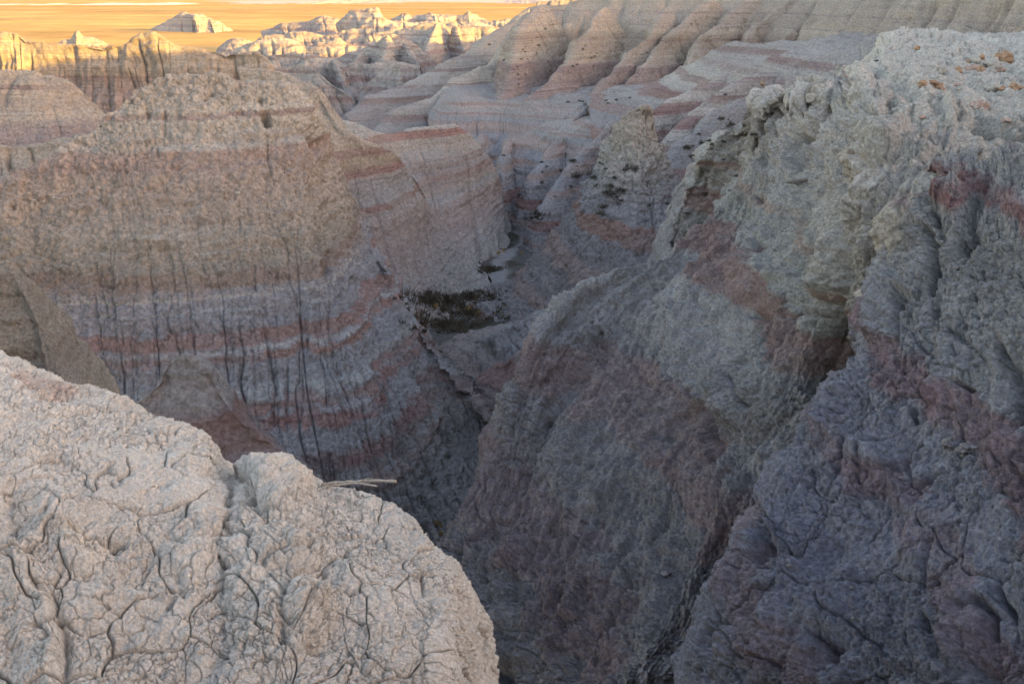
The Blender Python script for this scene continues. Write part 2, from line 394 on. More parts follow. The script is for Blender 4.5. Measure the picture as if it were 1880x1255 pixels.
# butte standing alone in the plain
def px_h(p): return p
loft('butte_hill', [chain((272, 58, 1000), (272, 58, 998), (272, 58.5, 996), back=((0, 6, -1), (0, 12, -4)), ext=3),
   chain((300, 41, 1000), (298, 50, 985), (294, 59, 972), back=((-4, 20, -8), (-8, 44, -20)), ext=5),
   chain((331, 24, 1000), (327, 41, 980), (326, 59, 962), back=((-4, 20, -8), (-8, 44, -20)), ext=5),
   chain((345, 25, 990), (352, 40, 972), (346, 59, 950), back=((0, 20, -5), (0, 50, -20)), ext=5),
   chain((360, 25, 985), (360, 42, 958), (362, 59, 935), back=((0, 20, -8), (0, 50, -20)), ext=5),
   chain((378, 30, 985), (382, 45, 968), (380, 59, 945), back=((0, 20, -8), (0, 50, -20)), ext=5),
   chain((392, 38, 985), (392, 48, 960), (396, 59, 935), back=((0, 20, -8), (0, 50, -20)), ext=5),
   chain((400, 41, 985), (408, 49, 970), (408, 59, 950), back=((0, 20, -8), (0, 50, -20)), ext=5),
   chain((412, 50, 985), (416, 53, 970), (420, 59, 950), back=((0, 10, -4), (0, 30, -8)), ext=3),
   chain((430, 59, 985), (430, 59, 975), (430, 59.5, 965), back=((0, 6, -1), (0, 12, -4)), ext=3)],
   tab=FARTAB, mat=M_far, big=(25, 2.0), rill=[(18, 4, .3, .4)], rillw=[0, 0, 0, .6, 1, 1], ledge=.15, cell=.5, smear=.5, seed=1, label='lone flat topped butte standing out on the golden plain')

# ================================================================== MIDDLE DISTANCE
MT = bands([(-40, PALE), (-26, GREY), (-20, CREAM), (-14, PALE), (-10, CREAM), (0, CREAM), (6, PALE)], (-12.1, -12.9, ROSE), (-15.5, -16.2, PINK), (-18, -18.6, ROSE), (-21, -22, PINK), (-9.2, -9.6, PINK), (-24, -25, ROSE))
def ridge_line(name, crest, foot_dy, foot_px, seed, label, Yf=.93, tab=MT, rill=((3.0, .5, .25, .5), (1.1, .18, .3, .4)), big=(9, .9), ds=0, mat=None, backz=-9, tint=.56, smear=.3, ledge=.08, jag=0, cell=.7, **kw):
    """crest [(px,py,Y)..] with a near face falling foot_dy photo pixels"""
    secs = []
    for i, c in enumerate(crest):
        fd = foot_dy[i] if isinstance(foot_dy, (list, tuple)) else foot_dy
        secs.append(sec(c, (c[0] + foot_px, c[1] + fd, c[2] * Yf), back=((0, c[2] * .03, backz * .3), (0, c[2] * .09, backz)), prof=((.06, .06), (.28, .33), (.62, .70)), ext=c[2] * .04))
    return loft(name, secs, tab=tab, mat=mat or M_far, big=big, rill=list(rill), ds=ds, seed=seed, label=label, tint=tint, smear=smear, ledge=ledge, cell=cell, **kw)

# far broken hills behind the centre
ridge_line('badland_hill', [(478, 58, 640), (500, 52, 640), (517, 43, 640), (535, 42, 640), (560, 41, 640), (590, 31, 640), (612, 32, 640), (632, 42, 640), (650, 52, 640)], 22, 6, 11, 'shadowed rounded hill at the edge of the plain', Yf=.95, big=(20, 2), rill=((9, 1.5, .3, .5),), backz=-14)
ridge_line('badland_hill', [(615, 45, 560), (633, 35, 560), (652, 20, 560), (672, 17, 560), (689, 15, 560), (697, 26, 560), (706, 36, 560), (716, 44, 560)], 34, 10, 12, 'sharp peak with bright right side, tallest of the far hills', Yf=.94, big=(12, 2.2), rill=((9, 1.5, .3, .5),), backz=-16)
ridge_line('badland_hill', [(700, 34, 520), (725, 27, 520), (738, 24, 520), (760, 30, 520), (775, 26, 520), (792, 22, 520), (800, 22, 520), (830, 26, 520), (860, 25, 520), (880, 33, 520), (910, 30, 520), (935, 34, 520), (960, 33, 520), (990, 36, 520)], 26, 8, 13, 'long serrated sunlit ridge behind the central hills', Yf=.93, big=(10, 2.6), rill=((8, 2.2, .35, .6), (3, .7, .3, .4)), backz=-16)
ridge_line('badland_hill', [(470, 72, 430), (500, 66, 430), (560, 62, 430), (600, 57, 430), (650, 52, 430), (668, 45, 430), (690, 40, 430), (730, 40, 430), (752, 42, 430), (800, 40, 430), (850, 44, 430), (900, 46, 430), (960, 50, 430)], 40, 14, 14, 'sunlit hill crest with banded face behind the central pyramid', Yf=.92, big=(12, 2.4), rill=((8, 1.9, .3, .6), (3, .6, .3, .4)), backz=-15)
ridge_line('badland_hill', [(385, 96, 380), (400, 86, 380), (425, 78, 380), (450, 80, 380), (475, 84, 380), (500, 90, 380), (520, 96, 380)], 22, 6, 15, 'low golden hill at the left end of the far hills', Yf=.95, big=(12, 1.4), rill=((6, 1.0, .3, .5),), backz=-10)
ridge_line('badland_hill', [(420, 97, 300), (450, 84, 300), (480, 74, 300), (515, 70, 300), (545, 76, 300), (560, 84, 300), (590, 80, 300), (625, 76, 300), (655, 80, 300), (680, 70, 300), (700, 60, 300)], [10, 18, 26, 34, 34, 30, 34, 34, 36, 40, 44], 6, 16, 'pair of smooth golden mounds catching the last sun', Yf=.94, big=(10, 1.2), rill=((5, .9, .3, .5), (2, .3, .3, .3)), backz=-9)
# small lit castle behind the left ridge, its base hill
loft('badland_hill', rib([(88, 88, 230, .5), (110, 78, 230), (128, 72, 230), (141, 57, 230, .9), (150, 66, 230, 1), (170, 70, 230), (195, 80, 230), (215, 90, 230, .5)], (-2, 9, -8), (2, -9, -8), .8, .8),
     tab=MT, mat=M_far, big=(4, .5), rill=[(2.5, .6, .3, .5)], rillw=RW2, seed=17, cell=.6, label='small castle shaped crag poking above the left ridge')
# --- lit ridge at the left
TL = bands([(-40, PINK), (-16, PINK), (-11, PINK), (-9.3, TAN), (-8.5, CREAM), (0, CREAM)], (-8.55, -8.75, TAN), (-7.7, -7.85, TAN), (-9.6, -9.8, RED))
LR = [(-260, 50), (-120, 55), (0, 57), (30, 62), (48, 72), (70, 78), (110, 82), (160, 84), (215, 84), (240, 75), (262, 67), (285, 66), (305, 72), (330, 86), (372, 91), (420, 99), (470, 100), (500, 118), (530, 150)]
ridge_line('canyon_wall', [(x, y, 118 - abs(x) * .004) for x, y in LR], [190] * 12 + [175, 165, 150, 140, 120, 100, 80], 6, 18, 'long sheer canyon wall with sunlit rim at the left', Yf=.93, tab=TL,
           rill=((2.6, 1.3, .22, .5), (1.0, .45, .25, .5), (.45, .15, .3, .4)), big=(5, 1.1), backz=-6, ledge=.12, smear=.2, lam=.6)
# --- pyramid group in the centre
TP = bands([(-40, BLUE), (-22, BLUE), (-18, GREY), (-14, GREY), (-11, PALE), (-8, CREAM), (0, CREAM)], (-9.2, -9.5, PINK), (-10.6, -11, ROSE), (-12.4, -12.7, PINK), (-13.6, -14.3, ROSE), (-15.8, -16.0, ROSE), (-17.4, -18.0, PINK), (-19.8, -20.8, ROSE), (-22.4, -23.2, RED))
def fan(name, apex, feet, back, seed, label, tab=TP, prof=((.08, .10), (.35, .40), (.68, .74)), rill=((1.8, .5, .22, .6), (.7, .15, .3, .5)), big=(5, .6), **kw):
    secs = [sec(apex[min(i, len(apex) - 1)] if isinstance(apex[0], tuple) else apex, f, back=back, prof=prof, ext=6) for i, f in enumerate(feet)]
    return loft(name, secs, tab=tab, mat=kw.pop('mat', M_far), big=big, rill=list(rill), seed=seed, label=label, cell=kw.pop('cell', .7), **kw)
fan('badland_hill', [(690, 60, 250), (725, 52, 250), (760, 46, 250), (800, 40, 250), (830, 52, 250), (870, 55, 250), (930, 60, 250), (990, 70, 250)],
    [(690, 120, 225), (730, 125, 225), (775, 130, 222), (815, 140, 222), (850, 135, 222), (890, 130, 225), (950, 130, 225), (1000, 130, 225)], ((0, 6, -2), (0, 20, -12)), 20, 'banded hill with bright crest right of the central pyramid', rill=((6, 2.4, .35, .6), (2, .5, .3, .5)), big=(8, 1.6))
fan('pyramid_hill', [(600, 108, 200), (645, 96, 200), (680, 88, 200), (698, 74, 200), (712, 64, 200), (735, 72, 200), (765, 90, 200), (800, 112, 200), (830, 125, 200)],
    [(590, 175, 182), (640, 185, 180), (675, 190, 178), (700, 195, 176), (725, 200, 175), (755, 198, 176), (800, 180, 180), (850, 160, 184), (900, 150, 188)], ((0, 6, -3), (0, 20, -14)), 21, 'big striped pyramid shaped hill at the centre', rill=((5, 2.0, .35, .5), (1.6, .5, .28, .5), (.6, .12, .3, .4)), big=(8, 1.3))
fan('badland_hill', [(470, 100, 170), (490, 98, 170), (530, 97, 170), (575, 100, 170), (610, 106, 170), (640, 118, 168), (680, 120, 166), (720, 118, 166), (770, 130, 166)],
    [(440, 200, 150), (500, 210, 150), (560, 225, 148), (620, 235, 146), (650, 220, 146), (690, 225, 146), (720, 225, 146), (745, 215, 148), (800, 200, 150)], ((0, 4, -2), (0, 14, -10)), 22, 'flat topped striped hill with gullied face left of the pyramid', rill=((4.5, 2.2, .35, .5), (1.5, .55, .28, .5), (.6, .12, .3, .4)), big=(6, 1.2))
fan('badland_hill', [(478, 136, 140), (520, 124, 140), (548, 121, 140), (578, 128, 138), (600, 150, 136), (640, 178, 134), (660, 205, 134)],
    [(450, 240, 126), (510, 250, 126), (560, 255, 124), (600, 255, 124), (640, 250, 124), (690, 245, 126), (700, 240, 128)], ((0, 4, -2), (0, 12, -9)), 23, 'blue grey banded hill above the left butte shoulder', rill=((3, 1.0, .3, .5), (1.0, .3, .28, .5)), big=(5, .8))
fan('badland_hill', [(660, 160, 150), (690, 140, 150), (712, 122, 150), (730, 124, 148), (745, 150, 146), (760, 170, 145)],
    [(640, 250, 134), (680, 250, 132), (720, 250, 130), (745, 250, 130), (775, 245, 131), (800, 240, 132)], ((0, 4, -2), (0, 12, -9)), 24, 'striped hill in front of the central pyramid', rill=((3, 1.0, .3, .5), (1.0, .3, .28, .5)), big=(5, .8))
# long low ridges running up to the right
loft('badland_hill', rib([(630, 212, 128, 1.0), (650, 200, 130), (686, 175, 133), (740, 158, 136), (790, 130, 140), (838, 106, 145), (875, 86, 150), (912, 53, 158), (940, 38, 165), (975, 10, 172)], (-7, 9, -9), (9, -8, -9), .6, 1.4),
     tab=TP, mat=M_mid, rill=[(2.6, .8, .3, .5), (.9, .25, .3, .4)], rillw=RW2, big=(5, .6), seed=25, cell=.55, label='long blue grey spur climbing to the upper right')
loft('badland_hill', rib([(690, 240, 112, .8), (700, 229, 113), (726, 204, 115), (787, 182, 117), (819, 164, 119), (854, 134, 122), (912, 112, 127), (935, 75, 132), (957, 45, 138), (985, 14, 142)], (-6, 7, -8), (8, -9, -8.5), .6, 1.3),
     tab=TP, mat=M_mid, rill=[(2.2, .7, .3, .5), (.8, .2, .3, .4)], rillw=RW2, big=(5, .6), seed=26, cell=.55, label='striped spur below the long blue grey one')

for cr_, lr_, sd_, lb_ in [
    ([(712, 66, 197), (704, 100, 189), (694, 140, 181), (684, 190, 174)], 5.0, 90, 'middle spur down the front of the central pyramid'),
    ([(742, 76, 196), (764, 112, 187), (784, 146, 180), (800, 175, 176)], 5.0, 91, 'right spur of the central pyramid'),
    ([(664, 92, 197), (646, 128, 188), (628, 170, 180), (616, 200, 176)], 4.6, 92, 'left spur of the central pyramid'),
    ([(500, 100, 168), (506, 145, 158), (516, 190, 150), (526, 225, 146)], 3.8, 93, 'left spur of the flat topped striped hill'),
    ([(556, 97, 168), (566, 140, 158), (580, 185, 150), (592, 222, 146)], 3.8, 94, 'middle spur of the flat topped striped hill'),
    ([(612, 107, 168), (630, 148, 158), (652, 190, 150), (668, 222, 146)], 3.8, 95, 'right spur of the flat topped striped hill'),
    ([(803, 44, 247), (790, 75, 238), (776, 105, 230), (766, 130, 226)], 6.0, 96, 'left spur below the bright crest'),
    ([(838, 52, 247), (848, 80, 238), (856, 108, 230), (862, 130, 226)], 6.0, 97, 'right spur below the bright crest')]:
    loft('spur_hill', rib([(a, b, c - 1.5) for a, b, c in cr_], (-lr_, lr_ * .25, -lr_ * 1.1), (lr_, -lr_ * .2, -lr_ * 1.1), .45, 1.0), tab=TP, mat=M_far, big=(5, .5), rill=[(2.4, .5, .25, .5), (.9, .2, .25, .5)], rillw=RW2, seed=sd_, cell=.5, ledge=.06, smear=.12, label=lb_)

# ================================================================== THE RANGE ON THE RIGHT
def w(x, y, z): return np.array([x, y, z], float)
def ws(crest, foot, back=((3, 4, -2), (14, 12, -14)), prof=((.08, .10), (.3, .36), (.62, .70))):
    c = np.array(crest, float); f = np.array(foot, float); pts = [c + np.array(back[1]), c + np.array(back[0]), c]
    for th, tz in prof:
        q = c + (f - c) * th; q[2] = c[2] + (f[2] - c[2]) * tz; pts.append(q)
    return pts + [f, np.array([f[0] - 1, f[1] - 1, min(f[2] - 4, -32)])]
def Yr(px, py): return 131 - (py - 10) / 165 * 22 - (px - 1000) / 700 * 12
TR = bands([(-40, PINK), (-11, PINK), (-9.2, (.43, .34, .30)), (-7.6, CREAM), (-5.5, TAN), (-4.5, CREAM), (0, CREAM), (10, CREAM)],
   (-8.2, -8.9, ROSE), (-5.7, -5.85, ROSE), (-4.3, -4.45, PINK), (-9.7, -9.8, (.33, .25, .25)), (-10.4, -10.5, (.33, .25, .25)), (-7.3, -7.4, PALE), (-2.9, -3.0, ROSE))
BK = ((4, 3, -2), (16, 6, -12))
secs = [ws(w(30, -70, 9), w(14, -70, -7), BK), ws(w(33, 0, 8.5), w(18, 0, -7), BK), ws(w(37, 35, 7.2), w(26, 35, -5), BK), ws(w(42, 70, 5.8), P(1960, 80, 72), BK),
        ws(w(43, 90, 4.5), P(1800, 80, 86), BK), ws(w(42, 105, 4.4), P(1600, 110, 96), BK), ws(w(40, 118, 3.6), P(1420, 150, 103), BK), ws(w(36, 128, 2.8), P(1250, 180, 108), BK),
        ws(P(1180, -40, 135), P(1090, 190, 112), BK), ws(P(1090, -2, 136), P(1020, 195, 114), BK), ws(P(1010, 4, 137), P(960, 195, 116), ((0, 4, -3), (0, 16, -14))), ws(P(975, 14, 138), P(915, 195, 117), ((0, 4, -3), (-2, 16, -14)))]
loft('mountain', secs[::-1], tab=TR, mat=M_mid, big=(7, 1.2), rill=[(4.2, 1.6, .22, .6), (1.5, .7, .2, .6), (.6, .3, .25, .5)], rillw=[0, 0, 0, .5, .8, 1, 1], seed=30, ledge=.09, smear=.12, cell=.6, maxn=1300,
     label='high cream and rose slope rising out of view at the right')
loft('mountain', [ws(w(39, 124, 3.2), w(20, 130, -14), ((6, 0, -6), (14, 0, -18))), ws(w(37, 160, 0), w(16, 165, -16), ((6, 0, -6), (14, 0, -18))), ws(w(37, 200, -3), w(14, 205, -16), ((6, 0, -6), (14, 0, -18))), ws(w(40, 250, -7), w(20, 255, -18), ((6, 0, -6), (14, 0, -18)))], tab=TR, mat=M_far, seed=31, cell=3, label='ridge running on behind the high slope')
ridge_line('badland_hill', [(985, 6, 190), (1010, 2, 190), (1040, -2, 190), (1090, -4, 190), (1150, -3, 190), (1200, -2, 190)], 40, 5, 32, 'golden lit crest behind the top of the high slope')
RIBS = [
 ([(992, 8), (985, 14), (962, 35), (950, 60), (940, 95), (932, 130), (925, 165), (920, 190)], 1.6, 2.1),
 ([(1112, 12), (1092, 28), (1080, 55), (1060, 78), (1046, 105), (1025, 132), (1000, 157), (965, 190)], .9, 1.25),
 ([(1222, 14), (1206, 44), (1190, 68), (1158, 88), (1138, 117), (1118, 142), (1098, 168), (1075, 190)], .8, 1.05),
 ([(1310, -5), (1270, 22), (1242, 53), (1212, 78), (1190, 108), (1160, 138), (1130, 165), (1105, 186)], .7, .9),
 ([(1385, -5), (1350, 18), (1322, 43), (1290, 66), (1274, 93), (1258, 124), (1235, 150), (1205, 178)], .7, 1.0),
 ([(1470, -10), (1425, 20), (1384, 48), (1366, 80), (1340, 105), (1314, 130), (1290, 152), (1262, 178)], .7, .95),
 ([(1545, -8), (1500, 20), (1460, 48), (1432, 78), (1399, 104), (1362, 122), (1330, 140), (1300, 165)], .7, .85),
 ([(1720, -14), (1680, 12), (1640, 36), (1600, 56), (1570, 70), (1540, 82), (1510, 94), (1480, 108)], .7, .8),
 ([(1800, -14), (1765, 10), (1730, 30), (1700, 46), (1670, 58), (1640, 68), (1610, 78), (1580, 90)], .7, .75),
 ([(1890, -10), (1860, 10), (1830, 26), (1800, 40), (1770, 50), (1740, 58), (1710, 66), (1680, 76)], .7, .7),
 ([(1640, -12), (1590, 18), (1545, 48), (1508, 68), (1480, 82), (1440, 98), (1410, 118), (1380, 140)], .7, .8),
]
for k, (cr, a, b) in enumerate(RIBS):
    pts = [(x, y, Yr(x, y) - 2.2, a + (b - a) * i / 7) for i, (x, y) in enumerate(cr)]
    loft('spur_hill', rib(pts, (-2.9, 1.9, -5.2), (3.5, -1.9, -4.6)), tab=TR, mat=M_mid, big=(5, .7), rill=[(2.6, .6, .22, .5), (1.0, .28, .2, .5), (.45, .12, .25, .4)], rillw=RW2, seed=40 + k, cell=.5, ledge=.08, smear=.12,
         label='smooth banded spur of the high slope, %s from its left end' % ['first', 'second', 'third', 'fourth', 'fifth', 'sixth', 'seventh', 'ninth', 'tenth', 'last', 'eighth'][k])

# shelf and wall under the spurs
TS = bands([(-40, MUD), (-16, BLUE), (-13.2, BLUE), (-12, GREY), (-10.8, GREY), (0, CREAM)], (-11.4, -11.7, ROSE), (-12.3, -12.5, ROSE), (-13.0, -13.9, PINK), (-14.6, -15.0, ROSE), (-16.4, -17.2, (.30, .19, .18)), (-18, -18.4, ROSE))
def shelf(cr, ft, back, seed, label, tab=TS, name='canyon_wall', **kw):
    return loft(name, [sec(c, f, back=back, prof=kw.get('prof', ((.08, .12), (.3, .38), (.62, .72))), ext=3) for c, f in zip(cr, ft)], tab=tab, mat=kw.get('mat', M_mid), big=kw.get('big', (4, .5)), rill=kw.get('rill', [(2.2, .40, .26, .6), (.9, .18, .22, .6), (.4, .08, .25, .5)]), seed=seed, label=label, cell=kw.get('cell', .55), ledge=kw.get('ledge', .08), smear=kw.get('smear', .12), ds=kw.get('ds', 0), carve=kw.get('carve', ()), tint=kw.get('tint', .56))
shelf([(790, 215, 108), (812, 192, 108), (850, 186, 107), (900, 187, 107), (940, 188, 106), (1000, 190, 104), (1060, 192, 102), (1120, 194, 100), (1180, 200, 98), (1260, 190, 97)],
      [(780, 250, 99), (810, 260, 99), (850, 268, 98), (900, 270, 98), (940, 272, 97), (1000, 270, 95), (1060, 270, 93), (1120, 275, 91), (1180, 280, 90), (1260, 270, 89)], ((0, 3, .1), (0, 14, .8)), 50, 'low banded wall with a flat pale top below the spurs')
shelf([(860, 275, 92), (885, 262, 92), (905, 280, 92), (930, 263, 92), (975, 256, 92), (1008, 241, 91), (1050, 232, 90), (1100, 222, 89), (1150, 215, 88), (1230, 220, 86)],
      [(870, 420, 84), (900, 440, 83), (930, 420, 82), (955, 410, 81), (985, 405, 79), (1015, 415, 77), (1060, 430, 74), (1100, 440, 70), (1160, 430, 68), (1240, 420, 66)], ((0, 3, .0), (0, 12, -1)), 51, 'blue and dark red slope falling to the gully floor', ledge=.1)
shelf([(1085, 205, 93), (1130, 192, 91), (1200, 180, 88), (1263, 164, 85), (1320, 142, 82), (1360, 124, 80), (1420, 110, 77), (1500, 95, 74), (1580, 85, 70), (1660, 80, 66)],
      [(1080, 330, 76), (1140, 330, 74), (1200, 330, 71), (1260, 320, 68), (1310, 300, 65), (1370, 280, 62), (1430, 260, 58), (1500, 250, 54), (1580, 240, 52), (1660, 230, 50)], ((0, 3, .1), (0, 12, .4)), 52, 'pale and red banded slope behind the pinnacle', ds=-.6, tab=bands([(-40, BLUE), (-14, MUD), (-11, BLUE), (-8, PALE), (-4, GREY)], (-7.6, -8.1, ROSE), (-8.8, -9.5, RED), (-10.4, -11.1, ROSE), (-12.1, -13.0, RED), (-5.4, -5.9, ROSE), (-6.5, -6.8, PINK)), big=(6, 1.0), rill=[(5, .9, .34, .6), (1.6, .25, .3, .6), (.5, .09, .25, .5)])
T27 = bands([(-40, MUD), (-12.5, MUD), (-11, BLUE), (-8, GREY), (-5, PALE)], (-10.6, -11.5, (.33, .2, .18)), (-8.0, -8.4, GREY), (-6, -6.3, ROSE))
loft('spur_hill', rib([(1520, 118, 74, .7), (1480, 140, 72), (1420, 160, 70), (1356, 182, 68), (1314, 203, 66.5), (1282, 235, 65), (1239, 267, 63.5), (1220, 300, 62), (1205, 340, 61, 1.2)], (-3.0, 3.2, -4.5), (4.5, -4.5, -5.5), .8, 1.1), tab=T27, mat=M_mid,
     big=(4, .6), rill=[(2.0, .5, .25, .5), (.7, .15, .3, .5)], rillw=RW2, seed=53, label='grey spur with a dark bushy flank behind the small pale outcrop')
T52 = bands([(-40, BLUE), (-14, MUD), (-11, BLUE), (-8, PALE), (-4, GREY)], (-7.0, -7.5, ROSE), (-8.2, -8.9, RED), (-9.8, -10.5, ROSE), (-11.5, -12.4, RED), (-4.8, -5.3, ROSE), (-5.9, -6.2, PINK))
for cr_, sc_, sd_, lb_ in [
    ([(1600, 64, 84), (1520, 86, 83), (1440, 108, 82), (1380, 126, 81), (1320, 148, 80), (1263, 172, 78), (1205, 205, 75), (1160, 245, 72)], 1.0, 86, 'upper pale spur sweeping down behind the pinnacle'),
    ([(1640, 84, 73), (1560, 100, 73), (1480, 116, 72.5), (1410, 134, 72), (1350, 156, 71), (1300, 184, 70), (1262, 218, 68), (1228, 258, 66)], .9, 87, 'lower pale spur sweeping down behind the pinnacle'),
    ([(1075, 196, 98), (1050, 225, 93), (1020, 260, 88), (990, 300, 84), (965, 345, 81)], .9, 88, 'blue grey spur dropping from the flat shelf to the gully head'),
    ([(1125, 222, 87), (1085, 262, 82), (1048, 305, 78), (1015, 355, 75), (990, 400, 73)], .9, 89, 'dark red spur dropping to the gully beside the pinnacle'),
    ([(935, 258, 92), (925, 290, 88), (922, 330, 85), (925, 370, 83)], .6, 85, 'small blue spur at the top of the gully')]:
    loft('spur_hill', rib(cr_, (-2.3 * sc_, 1.9 * sc_, -3.6 * sc_), (2.8 * sc_, -2.4 * sc_, -3.8 * sc_), .6, 1.2), tab=T52 if sd_ < 88 and sd_ > 85 else TS, mat=M_mid, big=(4, .5), rill=[(2.0, .45, .25, .6), (.8, .18, .22, .6), (.35, .07, .25, .5)], rillw=RW2, seed=sd_, cell=.5, ledge=.06, smear=.12, label=lb_)
# pinnacle
TPN = bands([(-40, MUD), (-17, BLUE), (-14, MUD), (-11, BLUE), (-8.5, PALE), (-6.5, CREAM), (0, CREAM)], (-13.4, -14.2, ROSE), (-11.4, -12.2, (.36, .24, .21)), (-15.6, -16.2, ROSE), (-17.2, -17.6, RED))
pc = [(1040, 400, 59), (1062, 360, 58), (1098, 318, 57), (1110, 270, 56.5), (1130, 236, 56), (1150, 208, 55.5), (1164, 200, 55.2), (1180, 196, 55), (1194, 199, 55), (1203, 222, 55), (1210, 250, 55), (1226, 282, 55), (1240, 312, 55), (1254, 348, 55), (1265, 400, 55)]
pf = [(860, 560, 55), (880, 575, 53), (905, 600, 51), (935, 625, 49), (960, 640, 47), (990, 640, 46), (1040, 620, 45), (1090, 590, 45), (1140, 560, 44.5), (1180, 540, 44.5), (1215, 520, 44.5), (1240, 490, 45), (1265, 470, 45.5), (1285, 450, 46), (1300, 440, 47)]
loft('pinnacle_hill', [sec(c, f, back=((0, 1.2, -1.2), (0, 4, -9)), prof=((.05, .07), (.22, .30), (.55, .64)), ext=3) for c, f in zip(pc, pf)], tab=TPN, mat=M_mid, big=(3, .45), rill=[(1.6, .35, .25, .5), (.6, .14, .3, .5)],
     lump=[(1.2, .2)], clods=[(.6, .14), (.25, .06)], billow=[(.7, .25, 4)], seed=54, smear=.5, carve=[([(1188, 200), (1192, 240), (1200, 280)], 4, .5), ([(1215, 285), (1210, 310), (1222, 350)], 4, .5), ([(1185, 262), (1175, 285)], 4, .4)], label='sharp pale pinnacle rising above the gully')

# ================================================================== LEFT SIDE, MIDDLE
TL4 = bands([(-40, PINK), (-9, PINK), (-7.8, PINK), (-7.2, CREAM), (-5, CREAM), (0, PALE)], (-5.5, -5.75, ROSE), (-6.9, -7.05, PALE), (-10.6, -14, CREAM), (-8.2, -8.4, ROSE))
ridge_line('clay_hill', [(-260, 180, 62), (-120, 150, 62), (0, 132, 62), (50, 127, 62), (82, 140, 62), (112, 151, 62), (150, 171, 62), (186, 193, 62), (208, 215, 62), (250, 262, 62), (300, 330, 62)], 230, 70, 60, 'rounded pink and cream hill at the left behind the butte', Yf=.86, tab=TL4, mat=M_mid, big=(4, .5),
           rill=((1.7, .35, .16, .6), (.8, .12, .2, .5)), backz=-6, lump=[(.9, .07)], carve=[([(30, 130), (22, 150), (10, 175), (14, 200)], 5, .5)])
shelf([(-260, 250, 50), (-120, 256, 50), (0, 265, 50), (40, 264, 50), (90, 261, 50), (140, 254, 50), (185, 240, 49.5), (230, 215, 49), (270, 200, 49)],
      [(-260, 480, 42), (-120, 480, 42), (0, 480, 42), (60, 480, 42), (110, 480, 42), (170, 480, 42), (220, 480, 42), (260, 480, 42), (300, 480, 42)], ((0, 2, -.6), (0, 6, -4)), 61, 'rough cream shelf at the left below the rounded hill', tab=bands([(-40, CREAM), (0, CREAM)], (-6.9, -7.0, ROSE)), name='clay_hill', big=(2.5, .45), rill=[(1.8, .5, .16, .6), (.8, .15, .25, .5)],
      carve=[([(10, 268), (16, 300), (28, 335)], 5, .6), ([(45, 262), (60, 290), (50, 320)], 3, .3)])
# the butte
BC = [(-420, 480, 37), (-200, 400, 37.5), (0, 337, 38.5), (60, 318, 39), (130, 268, 39.7), (185, 222, 40.3), (215, 190, 40.6), (262, 150, 41.3), (310, 140, 41.7), (370, 130, 42), (425, 140, 42.2), (470, 153, 42.5), (525, 163, 43), (560, 205, 43.3), (590, 275, 43.4), (632, 380, 43), (655, 425, 42.5), (683, 462, 42), (712, 500, 41), (742, 560, 40), (770, 605, 38.8), (805, 648, 37.3), (860, 712, 35.2), (908, 785, 33.6)]
BF = [(-400, 990, 26), (-200, 985, 26), (0, 980, 26.2), (70, 980, 26.2), (140, 980, 26.2), (200, 980, 26.2), (240, 980, 26.3), (310, 980, 26.4), (370, 980, 26.4), (430, 985, 26.4), (500, 985, 26.4), (560, 985, 26.4), (640, 990, 26.3), (700, 990, 26.3), (760, 985, 26.5), (810, 960, 27.3), (830, 930, 28.2), (850, 905, 29.2), (868, 885, 30.2), (880, 868, 31), (890, 850, 31.6), (900, 835, 32.2), (908, 822, 32.8), (914, 812, 33.2)]
BP = ((.04, .05), (.12, .17), (.30, .385), (.52, .61), (.76, .82))
bsec = [sec(c, f, back=((.3, 1.6, -1.2), (1.5, 5, -7)), prof=BP, ext=6) for c, f in zip(BC, BF)]
def zat(sc, py):
    s_ = np.array(sc[2:-1]); q = proj(s_)[:, 1]; return float(np.interp(py, q, s_[:, 2]))
zb = lambda py: zat(bsec[11], py)
def layers(z, L): return [(z(a), z(b), c) for a, b, c in L]
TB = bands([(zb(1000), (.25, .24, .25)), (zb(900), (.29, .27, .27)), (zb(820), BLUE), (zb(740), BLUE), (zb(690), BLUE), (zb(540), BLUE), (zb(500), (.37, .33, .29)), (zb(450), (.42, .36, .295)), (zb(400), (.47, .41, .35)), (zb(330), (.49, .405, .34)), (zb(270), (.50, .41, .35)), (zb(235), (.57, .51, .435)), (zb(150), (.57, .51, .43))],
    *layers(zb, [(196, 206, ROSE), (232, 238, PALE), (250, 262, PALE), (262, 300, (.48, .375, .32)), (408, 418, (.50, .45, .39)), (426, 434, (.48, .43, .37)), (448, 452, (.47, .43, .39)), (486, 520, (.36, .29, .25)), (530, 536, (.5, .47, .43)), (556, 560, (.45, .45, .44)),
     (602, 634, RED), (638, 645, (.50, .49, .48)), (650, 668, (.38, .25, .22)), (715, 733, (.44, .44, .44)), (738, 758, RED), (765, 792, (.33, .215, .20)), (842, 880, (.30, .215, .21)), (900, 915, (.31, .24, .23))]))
HOLES = [([(490, 205), (492, 240)], 6, .9), ([(567, 258)], 4, .5), ([(575, 275)], 8, 1.1), ([(576, 335), (576, 352)], 5, .8), ([(478, 190), (484, 178)], 5, .4), ([(487, 250), (492, 300), (505, 350)], 3, .3),
         ([(620, 448), (612, 470), (616, 500)], 7, .5), ([(655, 508), (665, 520)], 6, .6), ([(600, 300), (596, 330), (608, 400)], 14, .35), ([(290, 256), (292, 300)], 3, .3), ([(382, 165), (375, 180)], 8, .5),
         ([(260, 190), (272, 214), (262, 240)], 5, .3), ([(300, 196), (305, 260)], 3, .25), ([(200, 365), (195, 385)], 3, .2), ([(30, 380)], 4, .3)]
